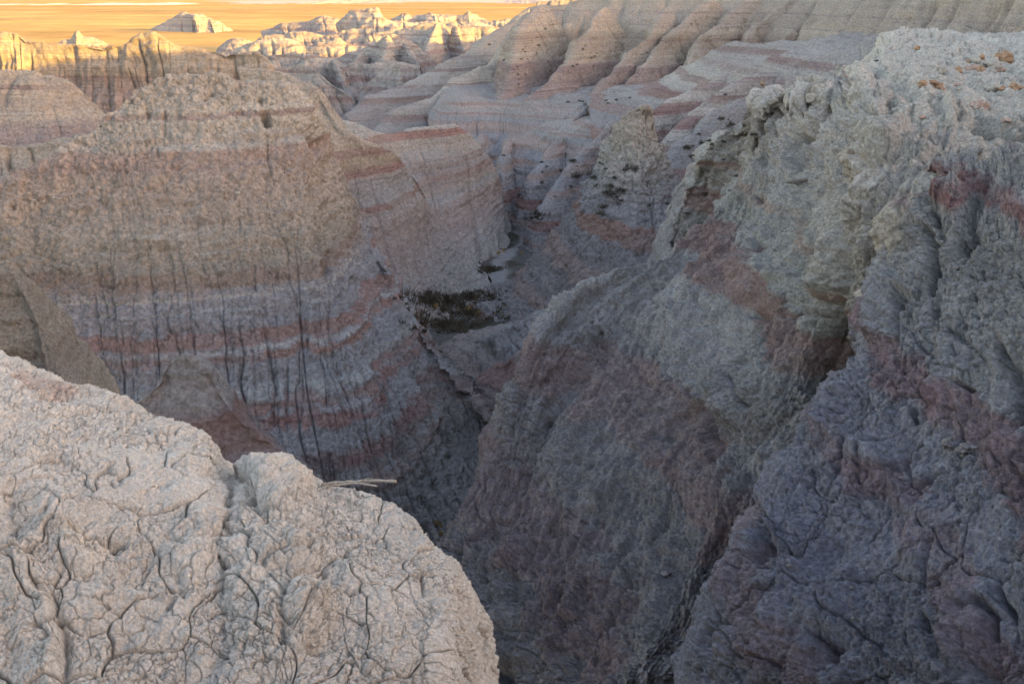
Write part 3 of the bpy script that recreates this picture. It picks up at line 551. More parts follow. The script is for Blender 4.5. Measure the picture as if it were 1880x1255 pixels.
for (pts, wd, dp) in [([(437, 600), (446, 640), (432, 690), (470, 800), (505, 850)], 4, 1.0), ([(478, 560), (494, 640), (500, 700), (498, 830)], 4, .8), ([(525, 610), (523, 700), (522, 770), (528, 830)], 4, .9), ([(548, 600), (552, 690), (545, 760), (543, 850)], 4, .8),
                     ([(320, 420), (336, 500), (350, 580), (400, 650)], 3, .45), ([(455, 430), (462, 500), (478, 580)], 3, .5), ([(190, 380), (200, 500), (215, 600), (232, 640), (220, 720)], 3, .45), ([(345, 480), (352, 560), (375, 640)], 2.6, .35), ([(250, 620), (256, 700)], 3, .4),
                     ([(88, 560), (110, 640), (125, 700)], 3, .4), ([(140, 600), (170, 700)], 3, .4), ([(575, 650), (620, 730), (660, 800), (700, 880)], 4, .5), ([(640, 740), (680, 820)], 3, .3), ([(280, 600), (270, 700)], 2.5, .35), ([(390, 520), (410, 600), (440, 650)], 2.5, .35), ([(302, 300), (310, 370)], 2.5, .3), ([(405, 380), (412, 440)], 2.5, .25)]:
    HOLES.append((pts, wd * .8, dp * .26, 1.2))
b0 = bsec[-1]; bsec.append([q + np.array([.3, .6, -.4]) for q in b0]); bsec.append([q + np.array([1.3, 3, -5]) for q in b0])
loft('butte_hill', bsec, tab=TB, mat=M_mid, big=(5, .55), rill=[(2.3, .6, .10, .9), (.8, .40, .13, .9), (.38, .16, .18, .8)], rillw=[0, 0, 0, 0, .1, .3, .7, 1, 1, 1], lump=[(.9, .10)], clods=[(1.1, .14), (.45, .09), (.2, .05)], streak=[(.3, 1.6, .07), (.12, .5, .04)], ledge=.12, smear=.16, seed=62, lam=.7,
     fine=[(.6, .10, 6), (.15, .03, 4)], billow=[(.45, .09, 4)], crag=(1.4, .35), tilt=(-.012, 0), carve=HOLES, tint=.66, maxn=1300, cell=.7, label='big banded butte with gullied face filling the left of the canyon')
# pink hill behind the butte
PC = [(440, 128, 60), (503, 128, 59.5), (540, 140, 59), (577, 160, 58.5), (593, 184, 58), (609, 212, 57.5), (635, 245, 57.2), (690, 268, 58), (738, 296, 60), (772, 350, 61.5), (806, 405, 62.5), (840, 448, 63), (872, 482, 62.5), (895, 508, 61)]
PF = [(520, 520, 45), (570, 530, 45.5), (610, 540, 46), (640, 545, 46.5), (670, 550, 47.5), (695, 555, 48.5), (720, 560, 49.5), (750, 562, 50.5), (785, 562, 52), (815, 560, 53.5), (840, 555, 55), (860, 548, 56.5), (880, 538, 58), (900, 524, 59.5)]
psec = [sec(c, f, back=((.5, 2.2, -1.5), (2, 6, -8)), prof=((.06, .10), (.25, .34), (.58, .68)), ext=3) for c, f in zip(PC, PF)]
zp = lambda py: zat(psec[7], py)
TPK = bands([(zp(560), GREY), (zp(480), (.40, .34, .32)), (zp(420), PINK), (zp(385), GREY), (zp(330), GREY), (zp(310), TAN), (zp(268), TAN), (zp(200), CREAM), (zp(100), CREAM)],
    *layers(zp, [(150, 158, ROSE), (268, 284, (.42, .30, .265)), (306, 322, (.42, .285, .25)), (374, 388, RED), (440, 452, PINK)]))
loft('clay_hill', psec, tab=TPK, mat=M_mid, big=(4, .5), rill=[(1.5, .3, .16, .5), (.5, .09, .25, .5)], lump=[(.7, .05)], smear=.25, seed=63, label='pink sided hill with red stripes just behind the butte')
RC = [(600, 222, 75), (630, 222, 74), (673, 234, 74), (697, 242, 75), (750, 239, 77), (816, 234, 79), (848, 241, 80), (876, 267, 81), (892, 290, 82), (907, 315, 82.5), (923, 354, 83.5), (941, 374, 84.5), (962, 384, 85), (979, 416, 86)]
RF = [(640, 450, 62), (680, 450, 62), (730, 455, 62), (775, 465, 62.5), (815, 475, 63.5), (850, 480, 65), (880, 482, 67), (905, 475, 69.5), (922, 466, 72), (938, 456, 75), (950, 448, 78), (962, 440, 80), (975, 434, 82), (986, 430, 84)]
rsec = [sec(c, f, back=((0, 2.5, -.8), (0, 8, -7)), prof=((.05, .06), (.16, .24), (.36, .52), (.62, .76)), ext=3) for c, f in zip(RC, RF)]
zr = lambda py: zat(rsec[5], py)
TRC = bands([(zr(480), GREY), (zr(420), PINK), (zr(330), (.41, .35, .32)), (zr(300), GREY), (zr(255), (.48, .42, .365)), (zr(236), PALE)], *layers(zr, [(234.5, 250, (.41, .26, .23)), (288, 293, PINK), (318, 332, ROSE), (352, 372, GREY), (300, 306, PINK)]))
loft('clay_hill', rsec, tab=TRC, mat=M_mid, big=(4, .5), rill=[(2.3, .5, .16, .7), (.8, .14, .2, .5)], lump=[(.8, .05)], smear=.15, seed=64, cell=.7, label='hill with a red cap above the bend of the gully')
# slab and knob in front of the butte
shelf([(-200, 440, 18.4), (-80, 470, 18.2), (0, 497, 18), (26, 501, 18), (48, 535, 17.8), (72, 585, 17.5), (86, 640, 17), (106, 700, 16.5)], [(-200, 1000, 15), (-80, 1000, 15), (0, 1000, 15), (40, 1000, 14.8), (70, 1000, 14.8), (100, 1000, 14.6), (130, 1000, 14.5), (170, 1000, 14.5)], ((.3, .8, -.8), (1, 3, -5)), 65,
      'narrow pale slab at the left edge in front of the butte', tab=bands([(-12, CREAM), (0, (.46, .41, .35))]), name='clay_hill', mat=M_wall, big=(1.5, .2), rill=[(.8, .08, .2, .5)], cell=.8)
shelf([(150, 800, 24.5), (232, 748, 24.9), (262, 728, 25.2), (288, 704, 25.5), (303, 664, 25.9), (330, 646, 26), (362, 655, 26), (388, 684, 25.9), (412, 730, 25.7), (450, 775, 25.3), (500, 812, 24.9), (570, 880, 24.4)],
      [(150, 1050, 21.5), (220, 1050, 21.5), (250, 1050, 21.5), (290, 1050, 21.5), (320, 1050, 21.5), (350, 1050, 21.5), (390, 1050, 21.5), (420, 1050, 21.5), (460, 1050, 21.5), (500, 1050, 21.5), (560, 1050, 21.5), (620, 1060, 21.5)], ((.2, .8, -.6), (1, 3, -4)), 66,
      'rounded grey knob at the foot of the butte', tab=bands([(-16, (.30, .26, .26)), (-12.6, (.34, .30, .30)), (-11.2, (.36, .25, .24)), (-10.9, GREY), (-9, GREY)], (-11.2, -11.9, RED)), name='clay_hill', mat=M_mid, big=(1.5, .2), rill=[(1.2, .12, .2, .5)], cell=.8)

# ================================================================== CANYON FLOOR
def floor():
    ys = np.geomspace(9, 300, 520); xs = np.linspace(-75, 60, 400)
    YY, XX = np.meshgrid(ys, xs, indexing='ij')
    cz = np.interp(YY, [9, 16, 26, 31.5, 33.5, 45, 55, 65, 74, 88, 130, 300], [-12.6, -13.4, -15.1, -16.0, -15.9, -16.6, -17.6, -18.3, -18.8, -19.6, -22, -30])
    G = np.stack([XX, YY, cz], -1); n = fbm(G / 3, 5, 77)
    G[..., 2] += n * .35 - 2.5 * (1 - sm(29, 34, YY))
    wp = np.array([P(*q) for q in [(850, 1255, 16), (830, 960, 26), (885, 870, 31.5), (905, 815, 33.5), (870, 700, 40), (850, 600, 50), (880, 540, 58), (915, 500, 65), (935, 455, 74), (985, 395, 88), (1010, 380, 100)]])
    px_ = np.interp(YY, wp[:, 1], wp[:, 0]); near = np.exp(-((XX - px_ + 1.2 * noise(G / 4, 5)) / .9) ** 2)
    veg = sm(-.1, .3, fbm(G / 2.2, 4, 78)) * sm(40, 46, YY); wash = sm(.45, .75, near + .3 * fbm(G / 1.5, 3, 79)) * sm(50, 56, YY)
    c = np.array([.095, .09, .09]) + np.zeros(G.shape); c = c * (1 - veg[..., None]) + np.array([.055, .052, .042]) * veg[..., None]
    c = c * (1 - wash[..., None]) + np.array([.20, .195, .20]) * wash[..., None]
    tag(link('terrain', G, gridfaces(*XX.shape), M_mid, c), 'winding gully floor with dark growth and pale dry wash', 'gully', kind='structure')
floor()

# ================================================================== RIGHT WALL
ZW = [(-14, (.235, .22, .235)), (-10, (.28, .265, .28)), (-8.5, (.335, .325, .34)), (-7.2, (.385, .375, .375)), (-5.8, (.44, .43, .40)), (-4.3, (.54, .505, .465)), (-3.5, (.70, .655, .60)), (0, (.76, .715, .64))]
def wl(*pp, back=((-1.2, 1.5, -1.6), (-3, 4, -8)), ext=6):
    return chain(*pp, back=back, ext=ext)
# far face: from the skyline spur to the deep cleft
FA = [
 wl((1432, 172, 30.5), (1402, 288, 29), (1298, 386, 28), (1206, 458, 27), (1108, 508, 26), (1045, 548, 25.2), (985, 625, 24), (945, 720, 23), (918, 830, 21.8), (858, 925, 20.4), (812, 990, 19.6), (810, 1300, 15.6)),
 wl((1472, 190, 29.5), (1428, 300, 28), (1333, 400, 27), (1240, 490, 26), (1160, 560, 25), (1095, 630, 24), (1040, 720, 22.8), (995, 810, 21.6), (950, 900, 20.3), (910, 980, 19), (880, 1050, 18), (850, 1320, 15)),
 wl((1520, 185, 27.5), (1470, 310, 26.2), (1400, 410, 25.2), (1330, 500, 24.2), (1265, 590, 23.2), (1205, 680, 22.1), (1150, 770, 21), (1095, 860, 19.7), (1045, 950, 18.5), (995, 1040, 17.2), (950, 1130, 16.2), (900, 1340, 14.4)),
 wl((1562, 142, 29), (1535, 290, 23.4), (1482, 410, 21.9), (1430, 510, 20.9), (1378, 610, 20.1), (1325, 705, 19.3), (1275, 800, 19), (1220, 890, 17.9), (1165, 985, 16.7), (1110, 1080, 15.6), (1050, 1180, 14.7), (980, 1350, 13.5)),
 wl((1605, 195, 22.5), (1568, 320, 20), (1522, 430, 19.2), (1490, 530, 18.7), (1460, 625, 18.1), (1420, 720, 17.4), (1370, 815, 17.1), (1315, 910, 16), (1260, 1005, 15), (1210, 1100, 14), (1155, 1200, 13.2), (1090, 1360, 12.4), back=((.5, 1.2, -.7), (1, 3, -5))),
 wl((1640, 250, 18.0), (1590, 345, 17.0), (1565, 450, 16.9), (1552, 545, 17.0), (1545, 640, 17.2), (1512, 735, 16.8), (1455, 835, 16.2), (1400, 925, 15.4), (1345, 1020, 14.6), (1300, 1115, 13.7), (1250, 1215, 13.0), (1190, 1370, 12.4), back=((.5, 1.2, -.7), (1, 3, -5))),
 wl((1700, 262, 17.2), (1650, 370, 16.1), (1625, 455, 15.8), (1612, 550, 15.8), (1600, 645, 16), (1570, 740, 15.8), (1520, 840, 15.3), (1470, 930, 14.5), (1420, 1025, 13.7), (1370, 1120, 13), (1330, 1220, 12.4), (1280, 1380, 11.8), back=((.5, 1.2, -.7), (1, 3, -5))),
 wl((1800, 275, 16.4), (1750, 380, 15.2), (1720, 470, 14.8), (1700, 565, 14.4), (1690, 660, 14.0), (1660, 755, 13.7), (1620, 850, 13.5), (1580, 940, 12.7), (1530, 1035, 11.9), (1480, 1130, 11.2), (1440, 1230, 10.6), (1400, 1390, 10.1), back=((.5, 1.2, -.7), (1, 3, -5))),
]
def tone_far(col, G, px, s, rm):
    x, y = px[..., 0], px[..., 1]
    z = G[..., 2]; Yv = G[..., 1]; wv = fbm(G / 2.2, 5, 91, .6)
    def band(c0, c1, wd, colr, k=.8, sl=0.0):
        nonlocal col
        # soil patches with an outline of their own, in world metres along the wall
        m = np.exp(-(((G - np.array(c0)) @ np.array(c1) + wv * wd * .55) / wd) ** 4)
        col = col * (1 - k * m[..., None]) + np.array(colr) * k * m[..., None]
    return col
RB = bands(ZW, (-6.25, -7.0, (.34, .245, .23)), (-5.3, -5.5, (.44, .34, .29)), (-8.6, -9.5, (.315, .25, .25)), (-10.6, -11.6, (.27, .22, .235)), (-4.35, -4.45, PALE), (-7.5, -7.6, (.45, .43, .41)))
CF = [([(1568, 320), (1558, 400), (1556, 470), (1552, 560), (1548, 640), (1520, 720), (1495, 790)], 11, 1.3, 1.4), ([(1552, 470), (1556, 560)], 5, .8, 1.4),
      ([(1575, 300), (1560, 330)], 6, .5), ([(1303, 770), (1300, 800)], 3, .1), ([(1002, 770), (1010, 790)], 5, .7), ([(1308, 690), (1310, 740)], 3, .4), ([(1330, 690), (1352, 700), (1375, 745), (1388, 750)], 3, .45),
      ([(1215, 790), (1240, 740), (1270, 730), (1300, 760), (1305, 790)], 16, .5), ([(1245, 700), (1250, 725)], 3, .4), ([(1486, 255), (1492, 272)], 5, .6), ([(1495, 250), (1510, 235)], 4, .5), ([(1290, 335), (1285, 350)], 4, .4),
      ([(1410, 560), (1480, 545), (1530, 560)], 8, .12), ([(1340, 560), (1400, 575), (1540, 585)], 6, .3), ([(1380, 490), (1470, 520), (1540, 525)], 10, -.12), ([(1320, 690), (1340, 760)], 18, -.35),
      ([(1075, 855), (1100, 845)], 4, .25), ([(1060, 850), (1072, 838)], 3, .2), ([(870, 1190), (890, 1240)], 14, .7), ([(905, 1215), (915, 1255)], 20, .6), ([(1018, 1060), (1012, 1110)], 4, .5), ([(1130, 440), (1115, 480)], 6, .2), ([(1395, 360), (1402, 380)], 4, .3),
      ([(1455, 215), (1440, 260)], 10, -.4), ([(1520, 210), (1490, 260), (1470, 300)], 12, .4), ([(1395, 430), (1390, 470)], 6, .35), ([(1560, 290), (1580, 280), (1600, 300)], 3, .3)]
f0 = FA[0]; FA.insert(0, [q + np.array([-.35, .6, -.5]) for q in f0]); FA.insert(0, [q + np.array([-.3, 2.6, -3.6]) for q in f0])
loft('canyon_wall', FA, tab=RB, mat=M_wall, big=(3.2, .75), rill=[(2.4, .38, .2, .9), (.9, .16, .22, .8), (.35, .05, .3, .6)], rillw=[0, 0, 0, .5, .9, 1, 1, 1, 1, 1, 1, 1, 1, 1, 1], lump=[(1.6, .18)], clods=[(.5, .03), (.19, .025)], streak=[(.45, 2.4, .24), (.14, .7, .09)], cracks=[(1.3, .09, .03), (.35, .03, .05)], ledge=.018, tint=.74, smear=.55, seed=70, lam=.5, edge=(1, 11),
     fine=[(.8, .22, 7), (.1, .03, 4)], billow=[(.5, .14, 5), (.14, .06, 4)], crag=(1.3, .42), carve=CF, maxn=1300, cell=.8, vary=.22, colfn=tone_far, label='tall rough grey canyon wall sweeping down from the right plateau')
# near buttress
NB = [
 wl((1730, 300, 14.9), (1690, 395, 13.9), (1640, 500, 13.7), (1592, 578, 13.1), (1598, 640, 12.7), (1552, 690, 12.3), (1500, 795, 11.7), (1442, 865, 11.3), (1392, 950, 10.8), (1335, 1060, 10.3), (1300, 1170, 9.8), (1240, 1340, 9.2), back=((.3, 1.2, -.3), (1, 3, -4))),
 wl((1760, 300, 14.9), (1722, 400, 13.5), (1678, 490, 13.1), (1640, 575, 12.5), (1630, 650, 12), (1592, 730, 11.5), (1545, 820, 11), (1495, 900, 10.5), (1445, 985, 10), (1395, 1080, 9.5), (1350, 1190, 9.1), (1300, 1360, 8.6), back=((.3, 1.2, -.3), (1, 3, -4))),
 wl((1800, 300, 14.8), (1775, 400, 13.1), (1750, 490, 12.5), (1720, 580, 11.9), (1700, 660, 11.4), (1672, 745, 10.9), (1630, 835, 10.3), (1585, 920, 9.8), (1545, 1010, 9.3), (1500, 1105, 8.8), (1455, 1210, 8.4), (1410, 1380, 8), back=((.3, 1.2, -.3), (1, 3, -4))),
 wl((1850, 300, 14.4), (1838, 400, 12.6), (1825, 490, 11.9), (1805, 580, 11.2), (1785, 665, 10.6), (1760, 755, 10.1), (1728, 845, 9.6), (1690, 935, 9.1), (1655, 1025, 8.6), (1620, 1120, 8.2), (1580, 1225, 7.8), (1540, 1390, 7.4), back=((.3, 1.2, -.3), (1, 3, -4))),
 wl((1930, 300, 13.6), (1925, 400, 12), (1915, 490, 11.1), (1900, 580, 10.4), (1885, 670, 9.8), (1868, 760, 9.3), (1845, 855, 8.8), (1820, 945, 8.3), (1795, 1035, 7.9), (1765, 1130, 7.5), (1735, 1235, 7.1), (1700, 1400, 6.8), back=((.3, 1.2, -.3), (1, 3, -4))),
 wl((2060, 300, 12.8), (2060, 400, 11.2), (2060, 490, 10.2), (2050, 580, 9.5), (2040, 670, 8.9), (2030, 765, 8.4), (2015, 860, 7.9), (2000, 950, 7.5), (1980, 1045, 7.1), (1960, 1140, 6.7), (1940, 1245, 6.4), (1920, 1420, 6.1), back=((.3, 1.2, -.3), (1, 3, -4))),
 wl((2300, 300, 12.0), (2300, 400, 10.4), (2300, 490, 9.4), (2300, 580, 8.7), (2300, 670, 8.1), (2300, 765, 7.6), (2300, 860, 7.1), (2300, 950, 6.7), (2300, 1045, 6.3), (2300, 1140, 6.0), (2300, 1245, 5.7), (2300, 1420, 5.4), back=((.3, 1.2, -.3), (1, 3, -4))),
]
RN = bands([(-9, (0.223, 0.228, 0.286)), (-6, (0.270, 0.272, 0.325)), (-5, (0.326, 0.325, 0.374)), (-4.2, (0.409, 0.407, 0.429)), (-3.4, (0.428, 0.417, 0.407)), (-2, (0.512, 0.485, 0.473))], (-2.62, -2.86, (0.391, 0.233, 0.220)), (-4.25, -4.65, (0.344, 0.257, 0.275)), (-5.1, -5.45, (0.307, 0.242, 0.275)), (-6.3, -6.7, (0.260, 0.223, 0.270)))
CN = [([(1682, 405), (1700, 440), (1712, 490), (1708, 530), (1722, 550)], 6, 1.1, 1.5), ([(1645, 525), (1652, 560), (1638, 590)], 6, .7, 1.5), ([(1752, 420), (1752, 450), (1768, 440)], 6, .6, 1.5), ([(1775, 400), (1762, 440), (1770, 470)], 4, .5), ([(1720, 560), (1716, 590)], 4, .4),
      ([(1740, 350), (1735, 390)], 22, -.2), ([(1848, 350), (1860, 390)], 24, -.15), ([(1788, 350), (1775, 400), (1768, 480)], 9, .22), ([(1700, 300), (1705, 350), (1712, 420)], 10, .25),
      ([(1600, 600), (1612, 560), (1640, 520)], 13, -.22), ([(1560, 695), (1538, 720), (1515, 780)], 14, -.3), ([(1640, 590), (1630, 640)], 9, .4), ([(1665, 760), (1680, 760)], 6, .35), ([(1750, 695), (1775, 710), (1782, 706)], 4, .35), ([(1740, 690), (1720, 720)], 16, -.15),
      ([(1810, 1052), (1818, 1085), (1830, 1100), (1836, 1130)], 4, .28, 1.4), ([(1780, 1095), (1800, 1120), (1800, 1150)], 8, .25), ([(1770, 1095), (1740, 1100), (1725, 1140), (1740, 1180)], 26, -.16), ([(1672, 1110), (1685, 1145)], 5, .25), ([(1700, 1140), (1715, 1190)], 14, .2),
      ([(1480, 1150), (1505, 1170), (1500, 1190)], 12, .35), ([(1390, 950), (1405, 985), (1390, 1010)], 12, .35), ([(1420, 960), (1440, 1000)], 10, -.2), ([(1530, 790), (1600, 840), (1640, 900)], 16, -.15), ([(1540, 840), (1525, 850)], 6, .3), ([(1565, 850), (1560, 870)], 5, .2), ([(1740, 600), (1760, 620), (1790, 640)], 4, .2),
      ([(1845, 640), (1855, 700), (1850, 760)], 8, .25), ([(1818, 1010), (1850, 1020), (1880, 1030)], 3, .15), ([(1880, 760), (1870, 830)], 10, .3)]
n0 = NB[0]; NB.insert(0, [q + np.array([.0, .6, -.2]) for q in n0]); NB.insert(0, [q + np.array([.7, 2.4, -1.9]) for q in n0])
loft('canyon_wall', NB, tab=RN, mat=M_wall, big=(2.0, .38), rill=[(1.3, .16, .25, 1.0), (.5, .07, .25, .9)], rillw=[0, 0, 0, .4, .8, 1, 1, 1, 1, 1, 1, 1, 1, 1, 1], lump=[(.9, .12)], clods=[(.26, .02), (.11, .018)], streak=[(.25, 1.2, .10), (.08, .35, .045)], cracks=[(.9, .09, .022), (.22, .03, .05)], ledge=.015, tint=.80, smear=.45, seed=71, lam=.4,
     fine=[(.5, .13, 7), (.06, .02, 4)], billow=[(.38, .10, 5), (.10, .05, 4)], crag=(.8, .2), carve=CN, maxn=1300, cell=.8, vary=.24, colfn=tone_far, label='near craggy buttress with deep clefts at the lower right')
# plateau
def prow(px, back_):
    out = [P(px[0], 60, 62) + np.array([0, 8, -6.]), P(px[0], 66, 58)]
    for x, y, Yv in zip(px, (70, 90, 112, 140, 175, 215, 260, 305, 345, 400), (53, 44, 37, 30.6, 25.3, 21.2, 17.8, 15.2, 13.3, 11.6)):
        out.append(P(x, y, Yv) + np.array([0, 0, -.35 if y >= 240 else (-.15 if y > 190 else 0)]) if y < 340 else P(x, 335, 14.0) + np.array([0, .3 if y < 390 else .8, -.7 if y < 390 else -3]))
    return out
PLc = [prow([1640, 1625, 1600, 1572, 1582, 1600, 1630, 1660, 1670, 1680], 0), prow([1665, 1655, 1640, 1615, 1620, 1640, 1670, 1700, 1710, 1720], 0), prow([1700, 1695, 1690, 1680, 1680, 1695, 1715, 1740, 1750, 1760], 0),
       prow([1750, 1750, 1750, 1750, 1750, 1765, 1780, 1795, 1800, 1810], 0), prow([1820, 1825, 1830, 1835, 1840, 1850, 1860, 1870, 1875, 1880], 0), prow([1920, 1925, 1930, 1940, 1950, 1960, 1965, 1970, 1975, 1980], 0), prow([2100, 2110, 2120, 2140, 2150, 2160, 2180, 2200, 2210, 2220], 0), prow([2400, 2410, 2420, 2440, 2450, 2460, 2480, 2500, 2500, 2500], 0)]
for c in PLc:                                        # the left rim drops away
    pass
for i_, dz_ in ((0, -.45), (1, -.22)):
    for j_ in range(4, len(PLc[i_])): PLc[i_][j_] = PLc[i_][j_] + np.array([0, 0, dz_])
dk = lambda q: float(np.interp(q[1], [26, 34], [0, 1]))
drop = [[q + np.array([1.2 - (2.7 + .03 * q[1]) * dk(q), 1.8, -5.5]) for q in PLc[0]], [q + np.array([.3 - (.8 + .006 * q[1]) * dk(q), .8, -1.3]) for q in PLc[0]]]
PC_ = [([(1545, 150), (1575, 145), (1595, 165)], 16, -.5), ([(1605, 150), (1600, 180)], 9, .5), ([(1620, 130), (1650, 160)], 10, -.2), ([(1712, 195), (1740, 205)], 10, .25), ([(1590, 215), (1610, 245)], 14, -.3), ([(1635, 205), (1660, 225)], 16, -.35), ([(1700, 220), (1760, 235)], 16, -.2),
       ([(1790, 250), (1840, 270)], 8, .3), ([(1735, 240), (1742, 260)], 8, -.3), ([(1570, 290), (1600, 292)], 14, -.3), ([(1630, 300), (1640, 320)], 6, .4)]
PLT = bands([(-6, CREAM), (-3.4, (.50, .45, .38)), (-2.9, (.50, .47, .41)), (-1, (.66, .62, .55))], (-3.05, -3.2, ROSE))
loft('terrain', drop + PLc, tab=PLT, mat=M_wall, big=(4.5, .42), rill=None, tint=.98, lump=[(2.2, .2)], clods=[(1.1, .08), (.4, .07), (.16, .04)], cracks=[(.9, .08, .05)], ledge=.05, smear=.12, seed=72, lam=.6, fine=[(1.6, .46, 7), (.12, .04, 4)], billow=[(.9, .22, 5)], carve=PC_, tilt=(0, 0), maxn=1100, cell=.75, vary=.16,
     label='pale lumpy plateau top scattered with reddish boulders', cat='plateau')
shelf([(1195, 500, 36), (1225, 385, 37), (1243, 350, 37.5), (1262, 328, 38), (1290, 298, 38.5), (1318, 282, 38.5), (1343, 263, 38.5), (1362, 262, 38.5), (1374, 285, 38), (1388, 330, 37)],
      [(1150, 560, 32), (1190, 520, 32), (1215, 500, 32), (1240, 480, 32), (1275, 460, 32), (1310, 450, 32), (1340, 440, 32), (1370, 430, 32), (1400, 420, 32), (1440, 430, 32)], ((.2, .8, -.8), (1, 3, -5)), 73, 'small whitish outcrop leaning on the canyon wall',
      tab=bands([(-14, MUD), (-9.5, BLUE), (-6.5, PALE)]), name='clay_hill', mat=M_wall, big=(1.2, .5), rill=[(.9, .15, .2, .6)])
# low rocks at the gully mouth
shelf([(785, 668, 43), (802, 642, 43), (840, 624, 43.5), (880, 614, 43), (920, 606, 42), (955, 592, 41), (985, 578, 40), (1030, 560, 38)], [(790, 720, 39), (810, 712, 39), (850, 708, 39), (890, 700, 39), (930, 700, 38), (965, 700, 37), (1000, 690, 36), (1040, 680, 35)], ((0, 1, -.3), (0, 4, -1.5)), 74,
      'low grey ledge across the mouth of the gully', tab=bands([(-20, MUD), (-16, (.33, .27, .26)), (-14.6, BLUE)]), name='clay_hill', big=(1.6, .6), rill=[(1.2, .3, .2, .6), (.4, .1, .25, .5)])
shelf([(840, 740, 36), (870, 700, 36.5), (900, 672, 37), (930, 665, 37), (960, 655, 36), (1000, 640, 34)], [(880, 830, 33), (900, 815, 33.2), (912, 808, 33), (935, 800, 32.5), (960, 790, 31.5), (1000, 780, 30)], ((0, 1, -.5), (0, 3, -2)), 75,
      'dark rosy slope closing the narrow gully', tab=bands([(-20, MUD), (-14, (.30, .25, .25))], (-13.6, -14.6, (.33, .22, .21))), name='clay_hill', big=(1.6, .6), rill=[(1.0, .35, .2, .6), (.4, .1, .25, .5)])

# unseen bank added behind the camera to cut sky light on the right wall
def wv_(y0, z0, y1, z1): return
loft('terrain', [[w(x, -2.2, -6), w(x, -2.6, -3.2), w(x, -4, -2.2), w(x, -8, .8 + hh * .4), w(x, -13, 4 + hh), w(x, -18, 6 + hh), w(x, -30, 7 + hh), w(x, -40, -6)] for x, hh in ((-60, 3), (-40, 3), (-25, 2.5), (-12, 1), (-4, -1), (4, -1), (14, 1), (30, 2))], tab=bands([(-12, CREAM), (10, CREAM)]), mat=M_wall, cell=6, big=(4, .5), seed=79, label='unseen clay bank added behind the viewpoint to block sky light', cat='bank')

# ================================================================== NEAR MOUND
def mcol(x0, y0, Y0, x1, Y1, back=((.15, .35, -.5), (.5, 1.2, -2.5))):
    c = P(x0, y0, Y0); f = P(x1, 1400, Y1); pts = [c + np.array(back[1]), c + np.array(back[0]), c]
    for t, b in ((.05, .015), (.16, .045), (.36, .085), (.6, .09), (.82, .05)):
        q = c + (f - c) * t; q[2] += b * (Y0 - Y1); pts.append(q)
    return pts + [f, f + np.array([0, -.6, -1.5])]
MC = [mcol(-420, 520, 6.6, -300, 3.1), mcol(-200, 590, 6.4, -150, 3.1), mcol(0, 650, 6.2, 0, 3.1), mcol(60, 678, 6.1, 60, 3.1), mcol(150, 716, 6.0, 130, 3.1), mcol(245, 742, 5.9, 210, 3.15), mcol(320, 774, 5.8, 280, 3.2), mcol(375, 800, 5.7, 340, 3.2),
      mcol(398, 832, 5.6, 380, 3.2), mcol(420, 862, 5.5, 410, 3.2), mcol(445, 846, 5.45, 440, 3.2), mcol(480, 834, 5.4, 480, 3.2), mcol(512, 830, 5.4, 520, 3.2), mcol(545, 850, 5.35, 560, 3.2), mcol(578, 876, 5.3, 600, 3.25),
      mcol(620, 888, 5.25, 640, 3.3), mcol(690, 902, 5.15, 690, 3.3), mcol(738, 932, 5.0, 735, 3.35), mcol(778, 965, 4.85, 768, 3.4, ((.2, .3, -.5), (.6, .9, -3))), mcol(808, 1003, 4.7, 798, 3.4, ((.2, .3, -.5), (.6, .9, -3))), mcol(826, 1045, 4.55, 815, 3.45, ((.15, .25, -.5), (.5, .8, -3))),
      mcol(834, 1112, 4.35, 822, 3.5, ((.1, .2, -.5), (.4, .7, -3))), mcol(836, 1195, 4.15, 824, 3.5, ((.1, .2, -.5), (.4, .7, -3))), mcol(832, 1300, 3.9, 822, 3.55, ((.1, .2, -.5), (.4, .7, -3)))]
MTAB = bands([(-6, (.55, .50, .44)), (-2.7, (.60, .545, .48)), (-2.2, (.66, .60, .525)), (-1, (.66, .61, .54))])
def mound_col(col, G, px, s, rm):
    q = (G - P(20, 712, 5.7)) / np.array([.42, .30, .07])
    d = np.sqrt((q ** 2).sum(-1)) + .45 * fbm(G / .25, 4, 95)
    m = (1 - sm(.7, 1.25, d))[..., None] * .5
    col = col * (1 - m) + np.array([.44, .27, .20]) * m
    st = sm(.15, .6, fbm(G / .35, 5, 96, .6))[..., None] * .35           # tan stains in the crust
    col = col * (1 - st) + np.array([.52, .42, .32]) * st
    return col
